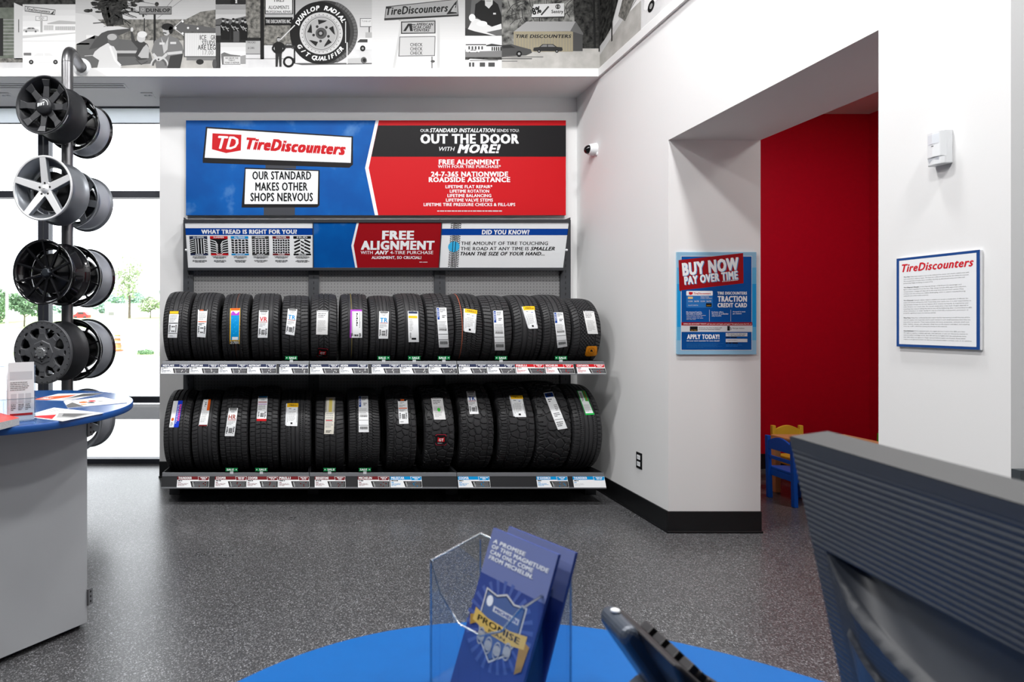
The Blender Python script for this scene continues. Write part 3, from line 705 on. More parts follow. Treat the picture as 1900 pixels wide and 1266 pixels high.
# label prints, drawn in a 100 x 100 field
def L_base(A, m=None): A.rect(0, 0, 100, 100, m or I_W, 0, 4, 14)
def code(A, y0=55, y1=80):      # numbers beside a bar block
    for k in range(7): A.rect(32 + k * 5.5, y0 + 4, 35 + k * 5.5 + (k % 3), y1 - 3, I_BK, 1)
    for x in (8, 75): A.bars(x, y0, x + 18, y1, 5, I_BK, 1, fill=.7)
def l_yelltop(A):
    L_base(A); A.rect(0, -4, 100, 8, I_BK2, 1, 4, 2); A.rect(6, -3, 96, 7, I_YEL, 2, 4, 1); A.bars(10, 12, 90, 40, 5, K(170), 1); A.rect(3, 42, 97, 45, I_BK, 1, 4); code(A, 50, 80); A.rect(3, 82, 97, 84, I_BK, 1, 4); A.bars(20, 92, 70, 95, 1, I_BK, 1)
def l_orule(A):
    L_base(A); A.rect(14, 0, 96, 5, I_BK2, 1, 4); A.bars(22, .6, 86, 4.6, 1, I_ORG, 2, fill=.9); A.bars(12, 12, 90, 38, 5, K(165), 1); A.rect(6, 42, 98, 45, I_ORG, 1, 4); A.bars(10, 49, 90, 58, 2, I_BK, 1); code(A, 60, 88)
def l_cyan(A):
    L_base(A, I_YEL); A.rect(6, 0, 96, 6, I_ORG, 1, 4); A.rect(8, 7, 94, 20, I_W, 1, 4, 2); A.poly([(8, 14), (30, 8), (60, 16), (94, 9), (94, 20), (8, 20)], I_PUR, 2); A.rect(8, 20, 94, 89, I_LBL, 1, 4, 8)
    for k in range(9): A.line([(16 + (k * 37) % 60, 30 + k * 6), (24 + (k * 37) % 60, 27 + k * 6)], 2, mat('ink_light_blue'), 2)
    A.rect(24, 80, 84, 88, I_W, 2, 2); A.rect(4, 91, 96, 100, I_BK, 1, 4); A.text('217031', 8, 92, 92, 99, I_W, 2, .03)
def l_letters(two, col):
    def f(A):
        L_base(A); A.rect(10, 1, 90, 6, K(90), 1, 4); A.bars(14, 8, 86, 18, 2, K(140), 1, True); A.text(two, 10, 90, 24, 40, col, 1, .03)
        A.rect(8, 42, 92, 44, I_DRED, 1, 4); A.bars(10, 48, 90, 62, 3, K(165), 1); code(A, 67, 92); return None
    return f
def l_round(A):
    A.rect(0, 2, 100, 98, K(222), 0, 4, 14); A.rect(6, 1, 94, 7, I_BK, 1, 4); A.rect(10, 2.5, 90, 5.5, I_W, 2, 4); A.bars(12, 14, 86, 34, 3, I_BK, 1, fill=.3); A.bars(12, 42, 88, 88, 9, K(175), 1, fill=.5)
def l_round_green(A): l_round(A); A.ell(52, 55, 13, 8, mat('ink_lime', (60, 200, 60), .5), 3)
def l_gt(A):
    A.rect(4, 4, 96, 96, I_BK, 0, 6, 6); A.rr(0, 0, 100, 100, 14, I_BK, .5); A.rr(4, 4, 96, 96, 12, mat('ink_rose', (190, 50, 70), .5), 1); A.rr(8, 8, 92, 92, 10, I_BK, 2)
    A.poly([(22, 26), (40, 34), (60, 34), (80, 26), (80, 66), (20, 66)], I_RED, 3); A.text('GT', 30, 72, 40, 62, I_W, 4, .04); A.bars(20, 76, 84, 84, 1, I_PALE, 3); return 'square_sticker'
def l_orange_sq(A):
    m_ = mat('ink_amber', (240, 150, 30), .5)
    A.rect(0, 8, 100, 92, m_, 3, 8, 8); A.rect(8, 0, 92, 8, m_, 3, 8); A.rect(8, 92, 92, 100, m_, 3, 8); A.ring(48, 46, 27, 29, mat('ink_amber_dark', (150, 90, 10), .5), 5)
    A.poly([(40, 60), (42, 46), (36, 40), (46, 34), (50, 30), (54, 38), (60, 48), (58, 60), (52, 52), (48, 52)], I_BK, 5); return 'square_sticker'
def l_purple(A):
    L_base(A); A.rect(0, 0, 100, 6, I_PUR, 1, 4); A.rect(0, 0, 14, 100, I_PUR, 1, 1, 12); A.rect(18, 8, 22, 92, K(140), 1, 1, 8)
    for k in range(6): A.rect(52, 12 + k * 8, 64 - (k % 2) * 4, 18 + k * 8, I_BK, 1)
    A.bars(76, 10, 88, 66, 14, K(120), 1); code(A, 84, 98)
def l_yelbar(A):
    L_base(A); A.rect(6, 1, 94, 8, I_NAVY, 1, 4); A.rect(6, 15, 92, 23, I_YEL, 1, 4); A.bars(12, 27, 50, 66, 8, K(190), 1); A.rect(30, 86, 74, 92, I_BK, 1, 2); A.bars(14, 70, 30, 90, 6, K(100), 1)
def l_long(A):
    L_base(A); A.rect(4, 1, 26, 30, I_BLUE, 1, 1, 5); A.bars(9, 5, 22, 26, 5, I_W, 2); A.bars(34, 3, 94, 13, 3, K(90), 1); A.bars(50, 19, 92, 27, 2, I_BK, 1); A.bars(8, 34, 92, 60, 7, K(180), 1)
    for k in range(14): A.rect(12 + k * 5.6, 52, 14.5 + k * 5.6 + (k % 3), 58, I_BK, 1); A.rect(12 + k * 5.6, 84, 14.5 + k * 5.6 + (k % 2) * 2, 92, I_BK, 1)
    A.rect(3, 66, 97, 67, K(60), 1, 4); A.rect(3, 80, 97, 81, K(60), 1, 4)
def l_pir(A):
    A.rect(-6, 0, 6, 97, I_PALE, 0, 1, 12); A.rect(4, 2, 100, 100, I_W, 1, 4, 12); A.rect(4, 0, 104, 17, I_YEL, 2, 4, 2); A.text('PIRELLI', 22, 92, 5, 12, I_BK2, 3, .02); A.bars(20, 22, 60, 28, 1, K(120), 2); A.bars(62, 26, 94, 31, 1, I_BLUE, 2)
    A.rect(12, 40, 15, 84, K(110), 2, 1, 5); A.rect(92, 40, 95, 84, K(110), 2, 1, 5); A.bars(22, 36, 86, 80, 8, K(185), 2); A.bars(40, 84, 70, 93, 1, I_BK, 2, fill=.9)
def l_bluepink(A):
    L_base(A); A.rect(50, 0, 100, 100, mat('ink_royal_blue', (24, 60, 200), .5), 1, 2, 12); A.bars(58, 16, 74, 88, 12, I_W, 2)
    for k in range(8): A.rect(76, 14 + k * 8, 94, 20 + k * 8, mat('ink_pink', (235, 90, 150), .5), 2)
    A.ell(24, 70, 13, 6, I_ORG, 1); A.bars(10, 82, 40, 96, 3, K(120), 1)
def l_orcorner(A):
    L_base(A); A.rect(66, 0, 100, 42, I_ORG, 1, 1, 5); A.rect(10, 8, 18, 38, K(120), 1); A.bars(30, 10, 56, 30, 3, I_BK, 1); A.bars(12, 50, 88, 88, 6, K(190), 1); A.rect(2, 95, 98, 100, I_MAR, 1, 4)
def l_redfoot(A):
    L_base(A); A.rect(6, 0, 94, 5, I_CYAN, 1, 4); A.bars(10, 7, 90, 18, 3, K(110), 1, True); A.rect(6, 22, 94, 25, I_DRED, 1, 4); A.rect(6, 31, 94, 33, I_PUR, 1, 4); A.bars(10, 37, 90, 58, 4, K(160), 1); code(A, 63, 87); A.rect(0, 91, 100, 100, I_RED, 1, 4)
def l_cream(A):
    L_base(A, mat('ink_cream', (222, 218, 206), .5)); A.rect(36, 4, 70, 40, mat('ink_straw', (225, 205, 110), .5), 1, 2, 4); A.rect(6, 3, 10, 40, I_BK, 1, 1, 4); A.rect(92, 3, 96, 40, I_BK, 1, 1, 4); A.bars(8, 44, 92, 84, 8, K(160), 1); A.rect(10, 62, 80, 64, I_RED, 1, 3); A.bars(18, 90, 82, 97, 2, I_BK, 1)
def l_ortop(A):
    L_base(A); A.rect(2, -5, 90, 4, I_BK2, 1, 4); A.bars(30, -3.5, 88, 2.5, 1, I_ORG, 2, fill=.9); A.bars(20, 8, 80, 16, 2, K(150), 1); A.rect(6, 32, 94, 36, I_ORG, 1, 4); A.bars(12, 20, 88, 30, 2, K(150), 1); A.bars(12, 40, 88, 50, 2, K(140), 1); code(A, 54, 82); A.bars(14, 90, 70, 95, 1, I_BK, 1)
def l_navytop(A):
    L_base(A); A.rect(6, 2, 94, 13, I_BLUE, 1, 4, 2); A.rect(26, 4, 72, 11, I_NAVY, 2, 2); A.bars(18, 18, 60, 28, 2, I_BK, 1); A.bars(56, 34, 92, 52, 4, K(150), 1); A.bars(20, 56, 90, 68, 3, I_BK, 1, fill=.4); A.rect(6, 73, 94, 74, K(90), 1, 4); A.bars(12, 80, 88, 94, 3, K(110), 1)
def l_green(A):
    L_base(A, mat('ink_leaf_green', (40, 180, 80), .5)); A.rect(8, 2, 92, 93, I_W, 1, 3, 10); A.rect(56, 2, 92, 44, mat('ink_leaf_green'), 2, 1, 5); A.rect(70, 2, 86, 42, mat('ink_brown', (150, 100, 50), .5), 3, 1, 5); A.bars(18, 10, 46, 46, 8, I_BK, 2); A.bars(14, 58, 86, 88, 6, K(190), 2)
LABELS = dict(yelltop=l_yelltop, orule=l_orule, cyan=l_cyan, VR=l_letters('VR', I_RED), TR=l_letters('TR', I_CYAN), HR=l_letters('HR', mat('ink_rust', (150, 60, 40), .5)), TK=l_letters('TK', I_BLUE),
    round=l_round, round_green=l_round_green, gt=l_gt, orange_sq=l_orange_sq, purple=l_purple, yelbar=l_yelbar, long=l_long, pir=l_pir, bluepink=l_bluepink, orcorner=l_orcorner, redfoot=l_redfoot,
    cream=l_cream, ortop=l_ortop, navytop=l_navytop, green=l_green)
def q(x0, y0, s, *c): return [(x0 + a / s, y0 + b / s) for a, b in c]
U1 = (290, 520, 4.4186); U2 = (700, 520, 4.4186); D1 = (290, 700, 4.4186); D2 = (700, 700, 4.4186)
UT = [
 (300, 348, 541, 'rib', 'leftmost tire on the upper shelf, white label with a yellow and black top', [('yelltop', q(*U1, (108, 262), (186, 262), (170, 472), (93, 472)))]),
 (352, 402, 543, 'rib5', 'upper tire with a white label crossed by an orange rule, second from the left', [('orule', q(*U1, (342, 243), (420, 243), (404, 470), (334, 466)))]),
 (410, 459, 545, 'rib5', 'upper tire with a bright blue label edged in yellow', [('cyan', q(*U1, (606, 232), (688, 230), (682, 524), (602, 524)))], (436, mat('chalk_brown', (92, 60, 50), .8), .006)),
 (465, 517, 544.5, 'asym', 'upper tire with a white label lettered VR in red', [('VR', q(*U1, (843, 248), (920, 250), (912, 472), (832, 472)))]),
 (522, 572.5, 548, 'lateral', 'narrow upper tire with a tilted white label lettered TR, left of the V-tread tire', [('TR', q(*U1, (1080, 234), (1156, 240), (1132, 454), (1058, 442)))]),
 (576, 626, 545, 'vee', 'upper tire with V-shaped tread, a rounded white label and a dark red-edged square sticker', [('round', q(*U1, (1316, 244), (1410, 246), (1404, 452), (1310, 450))), ('gt', q(*U1, (1322, 552), (1414, 560), (1404, 640), (1310, 632)))]),
 (633, 684.5, 545, 'asym', 'upper tire with a purple-edged label and a thin yellow line round its tread', [('purple', q(*U1, (1592, 243), (1686, 243), (1688, 472), (1586, 472)))], (653, mat('chalk_yellow', (150, 130, 50), .8), .003)),
 (687, 736.5, 548.5, 'rib5', 'upper tire with an upright white label lettered TR, in the middle of the shelf', [('TR', q(*U2, (16, 256), (96, 258), (88, 480), (10, 480)))]),
 (738, 790, 544.5, 'asym', 'upper tire with a white label crossed by a yellow bar and a small black box', [('yelbar', q(*U2, (250, 254), (334, 256), (342, 508), (256, 508)))]),
 (792.5, 844, 544.5, 'lateral', 'upper tire with a long straight white label with a blue upper corner', [('long', q(*U2, (484, 227), (566, 226), (588, 552), (506, 552)))]),
 (846, 897, 545, 'zig', 'upper tire with a yellow-topped label and an orange stripe on its left rib', [('pir', q(*U2, (714, 234), (816, 246), (804, 436), (712, 422)))], (858, mat('chalk_orange', (150, 78, 55), .8), .007)),
 (898.5, 952, 548, 'lateral', 'upper tire with the longest white label, between the two yellow-topped labels', [('long', q(*U2, (950, 251), (1030, 250), (1048, 576), (964, 576)))]),
 (955, 1008, 547.5, 'asym', 'upper tire with a tilted yellow-topped label and faint white lettering down its left rib', [('pir', q(*U2, (1188, 218), (1284, 214), (1318, 396), (1242, 400)))]),
 (1010, 1062, 547, 'rib', 'upper tire with a long white label curling at its lower end, second from the right', [('long', q(*U2, (1446, 265), (1522, 265), (1560, 545), (1478, 556)))]),
 (1065, 1118, 554, 'diamond', 'rightmost upper tire with a rounded white label and an orange square sticker', [('round', q(*U2, (1686, 250), (1776, 250), (1812, 446), (1726, 444))), ('orange_sq', q(*U2, (1716, 540), (1804, 540), (1804, 624), (1700, 622)))]),
]
LT = [
 (301, 350.5, 722.5, 'rib', 'leftmost tire on the lower shelf, label half blue with pink lettering', [('bluepink', q(*D1, (142, 196), (218, 194), (182, 412), (104, 412)))]),
 (354, 402, 722.5, 'asym', 'lower tire with a white label orange in its upper right corner', [('orcorner', q(*D1, (388, 184), (448, 182), (418, 402), (346, 402)))]),
 (406, 458.5, 717, 'block', 'lower tire with a white label lettered HR', [('HR', q(*D1, (596, 254), (670, 254), (640, 484), (560, 484)))]),
 (462, 516, 715.5, 'block', 'lower tire with a label ending in a red foot, squared block tread', [('redfoot', q(*D1, (836, 158), (914, 158), (902, 361), (822, 360)))]),
 (519, 576.5, 722, 'rib5', 'lower tire with a yellow-topped label, left of the cream-labelled tire', [('pir', q(*D1, (1070, 216), (1162, 216), (1156, 402), (1062, 400)))]),
 (585.5, 639, 725, 'lateral', 'lower tire with a cream label with a straw-coloured block', [('cream', q(*D1, (1392, 166), (1468, 166), (1454, 467), (1376, 467)))]),
 (647.5, 706, 719.5, 'zig', 'lower tire with a long blue-cornered white label', [('long', q(*D1, (1658, 158), (1736, 157), (1742, 452), (1660, 452)))]),
 (720, 774.5, 715.5, 'hex', 'lower tire with hexagonal tread blocks and an orange-topped white label', [('ortop', q(*D2, (168, 192), (246, 190), (256, 382), (180, 384)))]),
 (790, 845, 714, 'mud', 'lower tire with chunky tread, a green dot on its label and a dark square sticker', [('round_green', q(*D2, (440, 166), (534, 166), (562, 352), (466, 352))), ('gt', q(*D2, (474, 466), (570, 466), (570, 562), (474, 562)))]),
 (856, 918.5, 710, 'at', 'lower tire with a white label lettered TK', [('TK', q(*D2, (730, 118), (802, 116), (832, 302), (758, 304)))]),
 (929, 995.5, 708, 'hex', 'lower tire with a doubled yellow-topped label, right of the TK-lettered tire', [('pir', q(*D2, (1086, 152), (1186, 150), (1222, 327), (1124, 328)))]),
 (999, 1063, 706.5, 'mud', 'knobbliest lower tire with a tall slanted white label with a navy top', [('navytop', q(*D2, (1362, 130), (1436, 120), (1560, 420), (1480, 432)))]),
 (1066, 1120.5, 712, 'rib5', 'rightmost lower tire with a green-edged label', [('green', q(*D2, (1636, 112), (1702, 112), (1782, 308), (1708, 312)))]),
]
for lv, rows in (('upper', UT), ('lower', LT)):
    for i, r in enumerate(rows): tire(lv, *r[:6], r[6] if len(r) > 6 else None, seed=i + 1)
# ================================================================== PHOTO MURAL
I_TREE = mat('print_bare_trees', (150, 150, 146), .6, noise=(14, .72), rgb2=(30, 30, 30))
I_TREED = mat('print_dark_trees', (70, 70, 68), .6, noise=(26, .7), rgb2=(16, 16, 16))
I_HILL = mat('print_brush_hill', (150, 148, 142), .6, noise=(30, .6), rgb2=(62, 62, 60))
I_GRAV = mat('print_gravel', (196, 194, 190), .6, noise=(9, .4), rgb2=(158, 156, 152))
I_SNOW = mat('print_pale_ground', (226, 226, 226), .6, noise=(7, .3), rgb2=(196, 196, 198))
I_TAN = mat('print_warm_wall', (150, 142, 120), .6, noise=(5, .1)); I_BRK = mat('print_old_brick', (128, 134, 124), .6, noise=(16, .4), rgb2=(84, 90, 82))
mu = thing('photo_mural', 'black and white collage of old shop photographs high on the bulkhead', 'mural', (-.4, 4.842, 3.80))
def grad(A, x0, y0, x1, y1, v0, v1, n, L=0):
    for i in range(n): A.rect(x0, y0 + (y1 - y0) * i / n, x1, y0 + (y1 - y0) * (i + 1) / n, K(int(v0 + (v1 - v0) * i / max(1, n - 1))), L)
TOP = -70
def photo(x0, x1, y0, y1, draw, parent=mu, fn=None):
    A = Art(fn or at(flat(4.842), mu), .0004); draw(A); return A.build('photo', parent)
def person(A, x, y, h, m1, m2, skin, L=5, arm=0):
    """small standing figure: feet at y, height h"""
    u = h / 7.5
    A.poly([(x - .8 * u, y - 3.6 * u), (x + .8 * u, y - 3.6 * u), (x + .75 * u, y), (x + .2 * u, y), (x, y - 3 * u), (x - .25 * u, y), (x - .8 * u, y)], m2, L)
    A.poly([(x - .5 * u, y - 6.4 * u), (x + .5 * u, y - 6.4 * u), (x + 1.15 * u, y - 6 * u), (x + .9 * u, y - 3.4 * u), (x - .9 * u, y - 3.4 * u), (x - 1.15 * u, y - 6 * u)], m1, L + .2)
    A.line([(x - 1.05 * u, y - 5.9 * u), (x - 1.6 * u, y - 4.6 * u), (x - .9 * u, y - 3.7 * u)], .5 * u, m1, L + .3); A.line([(x + 1.05 * u, y - 5.9 * u), (x + 1.5 * u, y - 4.6 * u), (x + (.9 - arm) * u, y - 3.9 * u)], .5 * u, m1, L + .3)
    A.ell(x, y - 7 * u, .42 * u, .55 * u, skin, L + .4, 14); A.ell(x, y - 7.3 * u, .46 * u, .36 * u, K(24), L + .5, 14, 180, 360)
def car(A, x0, x1, y, h, body, dark, L=4, flip=1):
    w = x1 - x0
    P = [(0, .3), (.02, .62), (.2, .68), (.33, 1), (.68, 1), (.8, .66), (.98, .58), (1, .25), (.95, .18), (.05, .18)]
    A.poly([((x0 + w * (p if flip > 0 else 1 - p)), y - h * q_) for p, q_ in P], body, L)
    A.poly([((x0 + w * (p if flip > 0 else 1 - p)), y - h * q_) for p, q_ in ((.25, .68), (.35, .93), (.5, .93), (.5, .68))], dark, L + .2)
    A.poly([((x0 + w * (p if flip > 0 else 1 - p)), y - h * q_) for p, q_ in ((.53, .68), (.53, .93), (.66, .93), (.75, .68))], dark, L + .2)
    for p in (.2, .8):
        A.ell(x0 + w * p, y - h * .17, h * .19, h * .19, K(22), L + .3, 16); A.ell(x0 + w * p, y - h * .17, h * .09, h * .09, K(150), L + .4, 12)
def ph_a(A):            # old brick shop front, far left
    A.rect(-140, TOP, 42, 128, K(190), 0); A.rect(-140, TOP, 42, 14, I_TREED, .5); A.rect(-140, 14, 26, 108, I_BRK, 1); A.rect(-140, 34, 6, 104, K(38), 1.5)
    for k in range(11): A.rect(6, 36 + k * 6.4, 26, 37 + k * 6.4, K(170), 2)
    A.poly([(26, 5), (42, 12), (42, 110), (26, 110)], K(205), 1); A.rect(34, 36, 35.5, 60, K(90), 2); A.rect(-140, 108, 42, 116, I_HILL, 1); A.rect(-140, 116, 42, 128, I_SNOW, 1)
def ph_b(A):            # washed-out street sign and store
    grad(A, 42, 8, 140, 60, 205, 240, 5); A.rect(42, TOP, 140, 8, I_TREED, 0); A.rect(42, 60, 140, 128, K(244), 0)
    A.poly([(46, 11), (103, 18), (102, 28), (46, 21)], K(70), 2); A.poly([(47, 12.4), (102, 19), (101.2, 26.6), (47, 19.8)], K(205), 2.3); A.text('TireDiscounters', 49, 93, 14, 19, K(60), 3, .03, .25, 7); A.poly([(94, 26), (101, 19), (99, 26)], K(60), 3)
    A.rect(66, 30, 88, 38.5, K(150), 2); A.rect(67, 31, 87, 37.5, K(228), 2.3); A.bars(71, 32, 83, 37, 3, K(120), 3, True); A.rect(75.5, 26, 77, 30, K(140), 2); A.rect(75, 39, 79, 60, K(176), 2)
    A.poly([(88, 43), (110, 38), (140, 40), (140, 46), (88, 46)], K(180), 1); A.rect(80, 45, 140, 57, K(232), 1.5)
    for k in range(8): A.rect(82 + k * 2.2, 47, 83.3 + k * 2.2, 56, K(170), 2)
    for k in range(16): A.rect(103 + k * 2.3, 49, 104.5 + k * 2.3, 56, K(160), 2)
    car(A, 43, 72, 60, 9, K(190), K(90), 3); A.poly([(42, 66), (140, 60), (140, 62), (42, 71)], K(206), 2); A.rect(42, 75, 140, 77, K(230), 2)
    car(A, 43, 118, 119, 22, K(250), K(225), 3); A.rect(44, 98, 58, 103, K(120), 2); A.rect(42, 119, 140, 128, K(232), 1)
def ph_c(A):            # mechanics and an open car bonnet under the DUNLOP sign
    grad(A, 140, TOP, 400, 60, 150, 205, 26); A.rect(140, 36, 400, 128, I_HILL, .4); A.poly([(140, 24), (170, 28), (200, 50), (210, 80), (140, 80)], K(206), .8)
    A.poly([(140, 78), (400, 72), (400, 128), (140, 128)], I_GRAV, .6); A.poly([(300, 44), (345, 36), (372, 22), (400, 18), (400, 75), (300, 75)], I_HILL, .9)
    for p in ([(168, TOP), (196, TOP), (202, 20), (212, 52), (200, 52), (190, 30)], [(178, TOP), (245, TOP), (236, 10), (226, 20), (230, 46), (205, 48), (198, 18)]): A.poly(p, I_TREED, 1.4)
    for k in range(46):
        a = random.uniform(-.15, 1.2) * PI; l = random.uniform(20, 64); x, y = 212 + random.uniform(-18, 18), 14 + random.uniform(-24, 16)
        A.line([(x, y), (x + l * .5 * math.cos(a), y + l * .3 * math.sin(a)), (x + l * math.cos(a + .2), y + l * .45 * math.sin(a + .3))], random.uniform(.6, 1.8), K(36), 1.6)
    A.rect(205, 10, 224, 47, I_TREED, 1.5)
    for k in range(90):
        x, y = random.gauss(212, 26), random.gauss(2, 15)
        if y < 40: A.ell(x, y, random.uniform(2, 8), random.uniform(1.5, 4.5), I_TREED, 1.4 + .003 * k, 9)
    A.line([(310, 12), (322, -2)], .7, K(110), 2); A.line([(292, 34), (345, -6)], .7, K(120), 1.3); A.line([(240, 0), (290, 8)], .7, K(70), 2)
    A.rect(258, 12, 318.5, 27, K(60), 3); A.rect(259, 13, 317.5, 26, K(124), 3.3); A.text('DUNLOP', 271, 316, 16, 22.5, K(26), 4, .03); A.ring(265, 18, 2, 3, K(180), 4); A.rect(285, 27, 289, 82, K(30), 3); A.rect(267, 34, 269, 62, K(50), 2)
    # car with raised bonnet
    A.poly([(142, 82), (175, 66), (250, 76), (275, 84), (285, 118), (142, 128)], K(96), 2); A.poly([(176, 74), (200, 50), (240, 52), (244, 56), (216, 68), (205, 84), (165, 92)], K(76), 2.6); A.poly([(182, 64), (200, 49), (222, 49), (240, 53), (218, 55), (200, 57)], K(206), 3)
    A.rect(214, 94, 278, 99, K(178), 3); A.rect(214, 99, 278, 105, K(70), 3); A.rect(160, 65, 176, 72, K(226), 2); A.rect(140, 80, 166, 83, K(214), 2)
    # back of the man in a pale jacket
    A.poly([(186, 88), (200, 80), (210, 84), (217, 96), (218, 116), (226, 124), (222, 128), (180, 128), (184, 112), (172, 104), (176, 96)], K(208), 4); A.ell(211, 74, 11, 12, K(98), 4.4); A.ell(208, 69, 9, 6, K(172), 4.6); A.line([(172, 103), (157, 104)], 1, K(200), 4)
    A.line([(204, 86), (214, 112), (224, 122)], 4, K(226), 4.6)
    # the man lifting the bonnet
    A.poly([(246, 60), (251, 76), (262, 74), (274, 82), (278, 100), (272, 110), (256, 112), (250, 104), (256, 90), (244, 76), (242, 58)], K(60), 4); A.poly([(272, 82), (277, 90), (276, 108), (262, 108), (256, 104), (266, 88)], K(176), 4.3); A.ell(262, 70, 8, 9, K(196), 4.6); A.ell(264, 64, 9, 6, K(216), 4.8, 16); A.ell(245, 55, 2.6, 4, K(206), 4.6)
    A.line([(252, 110), (262, 120), (274, 114)], 1.5, K(70), 4)
    # moustached mechanic in work shirt
    A.poly([(287, 76), (300, 68), (314, 66), (330, 72), (338, 84), (342, 98), (334, 104), (330, 128), (290, 128), (286, 104), (281, 96)], K(116), 5); A.poly([(299, 70), (306, 84), (313, 68), (311, 92), (304, 100)], K(186), 5.3)
    A.rect(296, 79, 306, 83, K(206), 5.5); A.rect(316, 78, 327, 82, K(206), 5.5); A.poly([(316, 104), (340, 100), (334, 128), (310, 128)], K(56), 5.4); A.ell(309, 56, 7, 10.5, K(186), 5.7); A.ell(311, 50, 11, 6.5, K(24), 5.9); A.ell(317, 56, 4, 7, K(24), 5.9); A.line([(303, 61), (309, 62)], 2, K(34), 6)
    A.poly([(305, 52.4), (309, 52.4), (309, 54), (305, 54)], K(40), 6); A.line([(284, 100), (294, 112), (304, 106), (310, 100), (338, 97)], 5, K(196), 5.8); A.ring(296, 122, 14, 17, K(196), 5.2, 30, 180, 360); A.ring(296, 122, 10, 14, K(90), 5.2, 30, 180, 360)
    # portable letter sign
    A.poly([(322, 52), (341, 34), (341, 44), (400, 52), (400, 60), (341, 59), (341, 66)], K(92), 3); A.line([(322, 52), (341, 35)], 1.4, K(196), 3.4); A.line([(322, 52), (341, 66)], 1.4, K(196), 3.4)
    for x, y in ((326, 52), (339, 40), (349, 52), (367, 53), (339, 62)): A.ell(x, y, 2, 2, K(232), 3.6, 10)
    A.rect(341, 60, 400, 106, K(70), 4); A.rect(343, 61.5, 400, 104.5, K(214), 4.3)
    for k in range(15): A.rect(344 + k * 4, 62, 344.5 + k * 4, 104, K(186), 4.5)
    for s, a, b, y in (('ICE', 371, 383, 74), ('GR', 391, 400, 74), ('STUDS', 375, 399, 84), ('ARE LEG', 367, 400, 92.5), ('17.00', 376, 396, 102)): A.text(s, a, b, y - 8.5, y, K(28) if y < 100 else K(150), 5, .015)
    A.rect(346, 106, 400, 112, K(120), 4); A.ell(371, 115, 7, 5, K(40), 4.2); A.ell(398, 119, 4, 9, K(80), 4.2); A.rect(140, 118, 400, 128, I_GRAV, 1.8)
def ph_d(A):            # crew portrait between two slivers
    A.rect(400, TOP, 456, 8, K(44), 0); A.rect(400, TOP, 456, 0, K(80), .4); A.ell(432, 3, 5, 5, K(24), .5); A.rect(436, -2, 440, 6, K(200), .5)
    grad(A, 400, 9, 456, 44, 150, 214, 4); A.rect(400, 44, 456, 79, K(34), 0); A.poly([(400, 36), (412, 33), (430, 36), (456, 30), (456, 46), (400, 46)], K(90), .5); A.rect(400, 48, 411, 66, K(120), 1)
    for k, x in enumerate((414, 422, 433, 440, 450, 455)):
        y = 34 + (k % 2) * 2; A.poly([(x - 5, y + 11), (x - 2, y + 7), (x + 2, y + 7), (x + 5, y + 11), (x + 4, 74), (x - 4, 74)], K(20), 1 + k * .1); A.ell(x, y + 4, 2.3, 3.4, K(170), 2.2, 12); A.ell(x, y + 1.6, 2.6, 2, K(18), 2.4, 12)
        A.rect(x - 3, y + 16, x + 3, y + 17, K(190), 2.2); A.line([(x - 4, y + 13), (x + 2, y + 22)], 1.6, K(150), 2.1)
    A.rect(433, 58, 444, 78, K(78), 2.6)
    grad(A, 400, 79, 456, 104, 205, 232, 3); A.rect(400, 79, 409, 128, K(60), .6); A.rect(407, 82, 409, 124, K(26), 1); A.poly([(410, 100), (416, 97), (428, 101), (446, 103), (446, 120), (412, 120)], K(110), 1); A.rect(415, 105, 446, 119, K(206), 1.4)
    for s, a, b, y in (('WE DRUM THE', 418, 442, 109.5), ('TURN IT', 424, 436, 113.5), ('YEAR O REPAIR', 417, 444, 117.8)): A.text(s, a, b, y - 3, y, K(70), 2, .02)
    A.poly([(446, 104), (456, 102), (456, 118), (446, 118)], K(150), 1); A.rect(409, 120, 456, 128, I_SNOW, .6)
